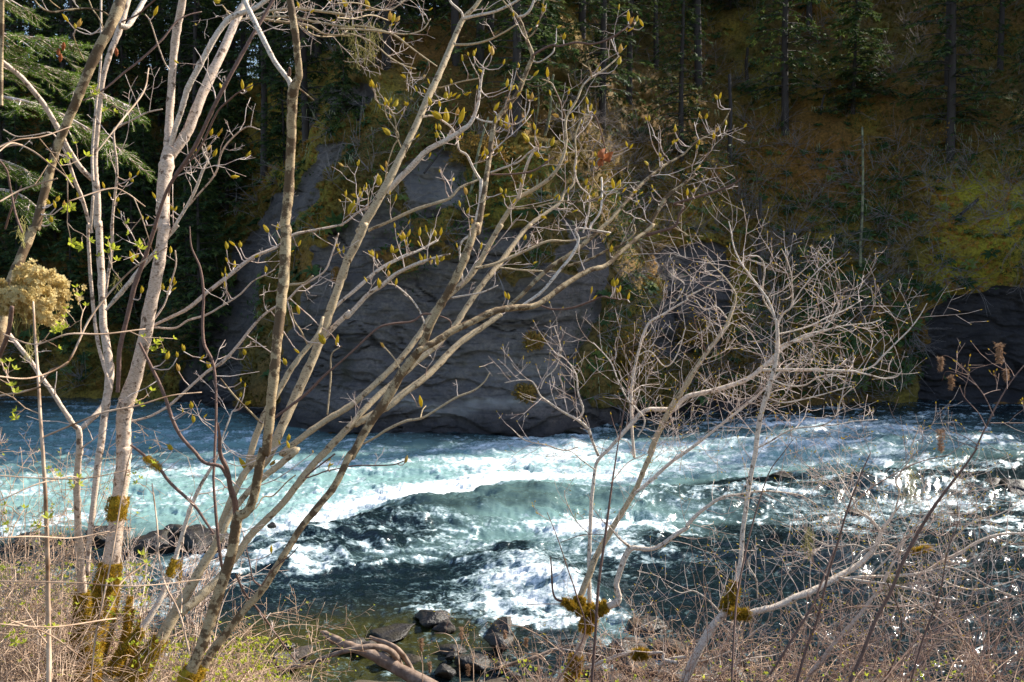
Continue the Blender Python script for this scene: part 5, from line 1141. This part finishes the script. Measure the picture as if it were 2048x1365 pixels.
# ---- right: brown stemmed shrubs (dead flower sprays at the tips)
def panicle(tree, px, py, d, hp, n=130):
    P = []; 
    for k in range(n):
        t = random.random(); P.append(tuple(V(px+random.gauss(0, 3.2*(1-t*.4))*hp/30, py+(t-.5)*hp, d+random.gauss(0, .012))-tree.base))
    P = np.array(P); tv, tf = blades(4, 1, .22, .9, 4)
    s = scatter('seed_head', tv, tf, P, .010+.006*rng.random(n), rng.random(n)*6, MAT['panicle'], rng.normal(size=(n, 3)), None, tree.o); s['kind'] = 'stuff'
def shrub(name, base, label, stems, bark='brown', tw=2.5, twL=.35, d=(6, 6.2), up=.4, heads=(), cat='shrub', tipbud=.6):
    t = Tree(name, base, label, cat, bark, 'redtwig'); t.dense = 2.0; t.slim = .72; t.curvy = True
    for s_ in stems: t.stem(s_, d[0], d[1], name='stem', tw=tw, twL=twL, up=up, start=.2)
    for h_ in heads: panicle(t, *h_)
    t.finish(None, 0, tipbud); return t
shrub('oceanspray_shrub', foot(1700, 1440, 5.6), 'tall brown stem leaning right with dry hanging flower sprays', ['I1000,1450,30 1030,1363,30 1100,1200,30 1180,1000,29 1270,830,28 1330,680,28 1400,540,28 1500,370,26 1600,230,22 1700,100,18 1770,0,14 F1770,1300,14 1850,1130,15 1930,980,12 2000,880,10 2070,800,8',
   'F1870,1120,9 1820,1010,8 1770,940,8 1700,850,6 1640,790,5 1580,765,4 1560,800,4', 'F1770,940,7 1700,890,5 1640,865,5 1590,860,4 1570,910,4', 'F1950,960,6 1945,850,5 1930,780,4', 'F1810,995,6 1860,975,5 1910,965,4', 'F1830,1190,8 1780,1100,7 1700,1010,6 1670,940,5', 'F1780,1290,7 1700,1240,6 1600,1200,4', 'F1850,1160,7 1950,1160,6 2060,1160,5', 'F1780,1310,6 1560,1230,3'], d=(5.6, 5.9), tw=1.2, twL=.2,
   heads=[(1881,728,5.8,26),(1902,765,5.8,26),(1999,706,5.85,42),(1881,882,5.8,44),(2012,750,5.85,20)])
shrub('brown_shrub', foot(1590, 1440, 5.9), 'thin dark red-brown stems rising behind the long bright limb', ['I700,1440,26 770,1180,24 840,990,22 900,740,20 960,540,18 1010,370,16 1080,180,12 1150,20,8', 'I560,1320,22 680,1130,20 800,930,18 860,790,18 940,580,14', 'I1010,370,11 1120,250,10 1300,140,9 1450,70,8 1620,30,6', 'I840,1000,10 1000,930,10 1150,920,10 1350,920,8 1560,890,6'], d=(5.9, 6.2), tw=2.2, twL=.35)
shrub('brown_shrub', foot(1480, 1440, 5.2), 'single dark whip crossing in front of the white-barked trunk', ['I335,1450,20 345,1200,20 360,950,18 380,800,17 430,550,15 500,300,12 560,130,10 640,20,7 700,-60,5'], d=(5.2, 5.8), tw=1.0, twL=.25)
shrub('brown_shrub', foot(1620, 1440, 6.6), 'grey-barked straight stem slanting right below the bright limb', ['I740,1440,42 780,1340,40 850,1250,38 960,1110,36 1060,1000,34 1140,900,32 1220,790,28 1290,640,20 1350,500,14'], bark='alder', d=(6.6, 6.9), tw=1.5, twL=.4)
shrub('brown_shrub', foot(1830, 1440, 5.8), 'slim brown stem with forked top in the lower right corner', ['I1370,1420,13 1450,1130,16 1500,1000,16 1560,830,12 1600,600,10 1670,420,7', 'I1220,1363,12 1350,1200,11 1450,1080,10', 'I1500,1060,9 1650,1000,9 1850,900,8 2048,850,6', 'I1250,780,12 1330,1000,10 1300,1200,12 1230,1363,12'], d=(5.8, 6.1), tw=3, twL=.4)
shrub('brown_shrub', foot(1190, 1440, 6.0), 'dark upright whip in front of the mossy knot tree', ['H1485,1450,26 1495,1300,26 1510,1100,24 1530,800,24 1570,500,22 1610,200,16 1640,0,12 E1660,1200,10 1700,950,8 1725,800,6 1735,700,4', 'H1290,1363,12 1450,1080,14 1400,850,12 1350,700,10 1290,520,8 1230,370,6', 'H1560,500,8 1440,500,7 1310,545,5', 'H1600,200,8 1700,80,8 1800,30,6'], d=(6.0, 6.5), tw=.8, twL=.25)
shrub('oceanspray_shrub', foot(930, 1440, 9), 'thin shrub with drooping brown seed heads beside the driftwood log', ['H500,1363,9 500,1250,8 490,1160,6', 'H720,1363,8 710,1200,8 690,1120,7 640,1080,5 570,1075,4', 'H800,1363,8 790,1200,7 730,1060,4', 'H1000,1363,8 960,1250,8 930,1150,5', 'H1100,1363,8 1080,1180,7 1000,1030,5', 'H860,1363,8 870,1200,6 855,1180,4', 'H1330,1200,10 1200,1100,9 1080,1040,7 1000,1030,5', 'H1250,1280,10 1180,1200,9 1050,1200,6'], bark='dry', d=(9, 9.2), tw=4, twL=.2, heads=[(923,1268,9,26),(843,1290,9,26),(936,1340,9,22),(1010,1270,9,16),(1052,1285,9,18),(1075,1345,9,26),(860,1335,9,20)])
# ---------------------------------------------------------------- leafy shrub at the left, close to the camera
def leaf_tri():
    v = []; f = []
    for q in range(5):
        a = q*1.26; d = Vector((math.cos(a), math.sin(a), .75)).normalized(); s_ = Vector((-math.sin(a), math.cos(a), 0))
        n0 = len(v); v += [(0, 0, 0), tuple(d*.55+s_*.24+Vector((0, 0, -.05))), tuple(d*1.0+Vector((0, 0, -.02))), tuple(d*.55-s_*.24+Vector((0, 0, -.05))), tuple(d*.5+Vector((0, 0, .07)))]
        f += [(n0, n0+1, n0+4), (n0+1, n0+2, n0+4), (n0+4, n0+2, n0+3), (n0, n0+4, n0+3)]
    return mesh_np('leaf_cluster', np.array(v), np.array(f), MAT['leaf'], True)
LEAF = leaf_tri()
def leafshrub(base, label, stems, d, nleaf=70, size=(.016, .030), tw=5, twL=.3, up=.2, bark='dry'):
    t = Tree('leafing_shrub', base, label, 'shrub', bark, 'dry')
    for s_ in stems: t.stem(s_, d[0], d[1], name='stem', tw=tw, twL=twL, up=up, start=.1)
    t.finish()
    tt = [q for q in t.tips if isinstance(q, tuple)]; random.shuffle(tt)
    for _, p, dd in tt[:nleaf]:
        o = link('leaf_cluster', LEAF, t.o, p); o.scale = (random.uniform(*size),)*3; o.rotation_euler = (Vector(dd)*.6+Vector((0, 0, .6))).to_track_quat('Z', 'Y').to_euler(); o.rotation_euler.rotate_axis('Z', random.uniform(0, 6))
    return t
leafshrub(foot(60, 1420, 3.2), 'green-stemmed shrub with bright young leaves at the left edge', ['G285,1450,34 285,1100,32 280,800,30 275,500,28 265,250,26 250,0,24 D235,1100,22 225,900,20 205,640,18 195,450,12', 'D235,950,14 120,980,13 0,1000,12', 'D230,930,12 300,850,14 400,800,14 520,560,13 640,400,12 800,240,11 980,130,8', 'D235,1250,12 400,1180,12 600,1100,12 800,1060,11 1000,1000,9 1180,980,6',
   'D20,640,10 200,700,10 400,640,11 600,640,11 850,610,9', 'A-20,870,10 100,820,9 250,800,9 420,740,7', 'A0,1180,10 130,1110,11 320,1050,9 330,1048,6', 'A30,860,10 110,850,10 200,890,11 290,960,10 380,1030,9 430,1100,8', 'A400,1180,8 640,1105,9 740,1130,8 850,1210,6'], (3.2, 3.3), 85, (.014, .026), 3.0, .22)
leafshrub(foot(-40, 1300, 2.3), 'out-of-focus leafy twigs closest to the camera at the lower left', ['G-60,150,8 250,170,9 500,170,8 760,120,6', 'G-60,520,8 200,510,9 420,520,8 640,480,6', 'G-60,770,8 400,780,9 800,800,8 1200,760,6', 'G-40,1020,8 300,1040,10 600,1000,10 680,990,8', 'G-60,330,8 200,210,9 330,180,8', 'G60,1000,8 300,1090,9 500,1240,6', 'A-20,900,9 60,840,9 130,850,8', 'A560,900,8 700,720,10 840,540,10 870,400,6', 'D-60,880,10 150,900,10 300,860,9 400,800,6'], (2.4, 2.6), 60, (.010, .018), 3.0, .12)
leafshrub(foot(250, 1440, 4.4), 'thin leafing whip rising in front of the mossy trunks', ['G520,1450,12 560,1100,12 610,850,12 660,600,11 700,350,10 740,120,8 770,0,6', 'G1110,1200,12 1050,960,12 970,800,12 930,640,11 920,450,10 890,200,9', 'G1060,960,9 1065,870,7 1060,820,6'], (4.3, 4.4), 24, (.014, .024), 2.0, .14)
# arching leaf shoots around the feet of the trees
g = random.Random(44)
for k, (x0, x1, y1, d, lab, n) in enumerate([(-60, 280, 800, 6.6, 'tall thin pale shoots behind the mossy trunks at the left edge', 44), (-40, 140, 1040, 4.6, 'dense pale leafing thicket at the left edge of the stream', 46), (300, 540, 1215, 5.6, 'tangled dry shoots with tiny green leaves under the leaning stems', 34), (560, 640, 1290, 7.5, 'short leafing shoots left of the driftwood log', 7), (1150, 1500, 1270, 7.0, 'tangled pale shoots between the two right-hand trees', 34), (1480, 1800, 1240, 6.8, 'tangled thin shoots under the long bright limb', 26), (1780, 2100, 1180, 6.6, 'sparse thin shoots in the lower right corner', 14)]):
    st = []
    for q in range(n):
        a = g.uniform(x0, x1); h_ = g.uniform(.2, 1)*(1400-y1); s1 = g.gauss(10, (90, 45, 80, 60, 130, 130, 130)[k]); y0 = 1400+g.uniform(0, 40)
        p = [(a, y0), (a+s1*.25, y0-h_*.5), (a+s1*.6, y0-h_*.85), (a+s1, y0-h_), (a+s1*1.5, y0-h_*.93)]
        st.append(' '.join('A%d,%d,%g' % (x/.3418, y/.3418, w_) for (x, y), w_ in zip(p, (4.5, 4.2, 3.6, 2.8, 2))))
    dd = (d-.3, d+.5)
    leafshrub(foot((x0+x1)/2, 1430, d), lab, st, dd, 120 if k < 4 else 40, (.008, .017) if k != 1 else (.010, .02), (4, 5, 5, 5, 4, 4, 4)[k], .36, .25)
# a mat of dry curved stems, nobody could count
T = Tubes()
for k in range(6200):
    u = g.random()
    if u < .62: px = g.uniform(-60, 300); top = g.uniform(60, 330 if px < 220 else 180); d = g.uniform(4.4, 6.5)
    elif u < .80: px = g.uniform(300, 590); top = g.uniform(20, 120 if px < 500 else 60); d = g.uniform(5.0, 8)
    else: px = g.uniform(980, 2080); top = g.uniform(10, 100 if px < 1650 else 60); d = g.uniform(6.2, 8.8)
    if 120 < px < 270: d = g.uniform(5.7, 7.2)
    a = V(px, 1375, d); gz = float(bank_z(a.x, a.y)); a = Vector((a.x, a.y, gz)); 
    hgt = max(.08, (V(px, 1375-top, d).z-gz))*g.uniform(.35, 1)
    a = a+Vector((0, 0, hgt*g.uniform(0, .7)))
    T.add(arc(a, (g.gauss(.1, .9), g.gauss(0, .6), g.uniform(-.2, 1.1)), hgt*g.uniform(.4, 1), 7, .42, -.05, g), np.linspace(.0019, .0009, 8)*g.uniform(.7, 1.3), 3, cap=False)
tag(T.build('dry_stem_thicket', MAT['dry']), kind='stuff')
T = Tubes()
for k in range(300):           # fine arching red-brown shoots over the water at the right
    px = g.uniform(1050, 2150); d = g.uniform(6.0, 8.2); a = V(px, 1385, d); a.z = float(bank_z(a.x, a.y))
    L = g.uniform(.4, 1.3)*(.6 if px < 1350 else 1); pp = arc(a, (g.gauss(.25, .45), g.gauss(0, .3), 1), L, 9, .16, -.045, g); T.add(pp, np.linspace(.0030, .0012, 10), 4, cap=False)
    for q in range(3): j = g.randrange(3, 8); T.add(arc(pp[j], (g.gauss(.2, .7), g.gauss(0, .5), .8), L*.3, 5, .2, -.02, g), np.linspace(.0018, .0009, 6), 3, cap=False)
tag(T.build('red_shoot_thicket', MAT['redtwig']), kind='stuff')
P = []
tv, tf = blades(5, 1, .3, .9, 6)
for k in range(2600):
    u = g.random(); px = g.uniform(-60, 300) if u < .62 else (g.uniform(300, 580) if u < .93 else g.uniform(1000, 2060)); d = g.uniform(4.6, 8)
    top = g.uniform(0, 250) if px < 300 else g.uniform(0, 100 if px < 600 else 60); d = max(d, 5.8) if 120 < px < 260 else d; p = V(px, 1375-top, d); P.append(tuple(p))
tag(scatter('thicket_leaves', tv, tf, np.array(P), .010+.012*rng.random(len(P)), rng.random(len(P))*6, MAT['leaf'], rng.normal(size=(len(P), 3))+np.array([0, 0, 1])), kind='stuff')

# ---------------------------------------------------------------- fir standing just outside the left edge, its boughs in the sun
fb = foot(-420, 1200, 8.5); fir = empty('fir_tree', fb, 'sunlit fir whose drooping yellow-green boughs reach in from the left edge', 'tree')
T = Tubes(); T.add([Vector((0, 0, z)) for z in np.linspace(-.3, 13, 12)], np.linspace(.22, .05, 12), 12, bump=.08); T.build('trunk', MAT['firbark'], fir)
needles_p = []; needles_d = []; needles_s = []
def shoot(T, p, d, L, g):
    pp = arc(p, d, L, 5, .10, .02, g); T.add(pp, np.linspace(.004, .0018, 6), 3, cap=False)
    n = int(L/.0026)
    for k in range(n):
        u = (k+g.random())/n; i = min(int(u*5), 4); c = pp[i].lerp(pp[i+1], u*5-i); t = (pp[i+1]-pp[i]).normalized()
        s_ = Vector((g.gauss(0, 1), g.gauss(0, 1), g.gauss(0, .8))); s_ = (s_-t*s_.dot(t)).normalized()
        needles_p.append(tuple(c)); needles_d.append(tuple(t*g.uniform(.4, .9)+s_)); needles_s.append(g.uniform(.020, .030))
def bough(pts, d, g, n=26, spread=.5, drop=.35):
    P = [V(px, py, d+dd)-fb for px, py, dd in pts]; Q = catmull(P, 5); T = Tubes(); T.add(Q, np.linspace(.022, .006, len(Q)), 6)
    for k in range(n):
        u = .08+.92*(k+g.random())/n; i = min(int(u*(len(Q)-1)), len(Q)-2); c = Q[i].lerp(Q[i+1], u*(len(Q)-1)-i); t = (Q[i+1]-Q[i]).normalized()
        side = g.choice((-1, 1)); s_ = t.cross(Vector((0, 0, 1))).normalized()*side
        L = spread*g.uniform(.5, 1.1)*(1.15-.6*u); pp = arc(c, t*.7+s_*.9+Vector((0, 0, -drop*g.uniform(-.3, 1.1))), L, 5, .12, -.03, g); T.add(pp, np.linspace(.007, .003, 6), 4, cap=False)
        for j in range(int(10*L/.4)+4):
            v_ = g.uniform(.1, 1); m_ = min(int(v_*5), 4); c2 = pp[m_].lerp(pp[m_+1], v_*5-m_); t2 = (pp[m_+1]-pp[m_]).normalized(); s2 = t2.cross(Vector((g.gauss(0, .3), g.gauss(0, .3), 1))).normalized()*(-1 if j % 2 else 1)
            shoot(T, c2, t2*.9+s2*.7+Vector((0, 0, -.1)), g.uniform(.06, .13), g)
        shoot(T, pp[-1], pp[-1]-pp[-2], .12, g)
    T.build('bough', MAT['twig'], fir)
g = random.Random(9)
bough([(-420,-60,0),(-200,20,0),(-40,60,.1),(60,75,.2),(150,90,.3)], 8.5, g, 34, .62)
bough([(-420,60,0),(-200,110,.3),(0,120,.4),(110,140,.5),(200,185,.5),(262,215,.5)], 8.6, g, 44, .66)
bough([(-420,140,0),(-200,170,-.2),(-20,190,0),(90,215,0),(180,260,.1),(240,300,.1)], 8.4, g, 40, .55)
bough([(-420,-100,0),(-200,-60,0),(-60,-30,0),(20,0,0)], 8.7, g, 16, .5)
bough([(-420,300,0),(-150,310,.2),(-30,315,.2),(40,335,.2),(60,350,.2)], 8.3, g, 22, .42)
bough([(-420,420,0),(-150,400,.2),(-20,380,.2),(40,390,.2),(90,430,.2)], 8.2, g, 24, .45)
tv = np.array([(-.07, 0, 0), (.07, 0, 0), (.05, .0, .75), (-.05, 0, .75), (0, .0, 1)]); tf = np.array([(0, 1, 2), (0, 2, 3), (3, 2, 4)])
nd = scatter('needles', tv, tf, np.array(needles_p), np.stack([np.array(needles_s)*1.0, np.array(needles_s)*1.0], 1), rng.random(len(needles_p))*6, MAT['needle'], np.array(needles_d), None, fir); nd['kind'] = 'stuff'
# cones
def cone_mesh():
    T = Tubes(); zz = np.linspace(0, 1, 12); T.add([(0, 0, z) for z in zz], [.2*math.sin(math.pi*min(.98, .08+.9*z))**.7*(1+.18*(i % 2)) for i, z in enumerate(zz)], 9, bump=.2, cap=False); return T.mesh('cone', MAT['deadleaf'])
CN = cone_mesh()
for px, py in ((128, 85), (118, 97), (122, 108), (232, 96)):
    o = link('cone', CN, fir, V(px, py, 8.2)-fb); o.scale = (.07,)*3; o.rotation_euler = (R(180)+random.uniform(-.3, .3), random.uniform(-.3, .3), 0)
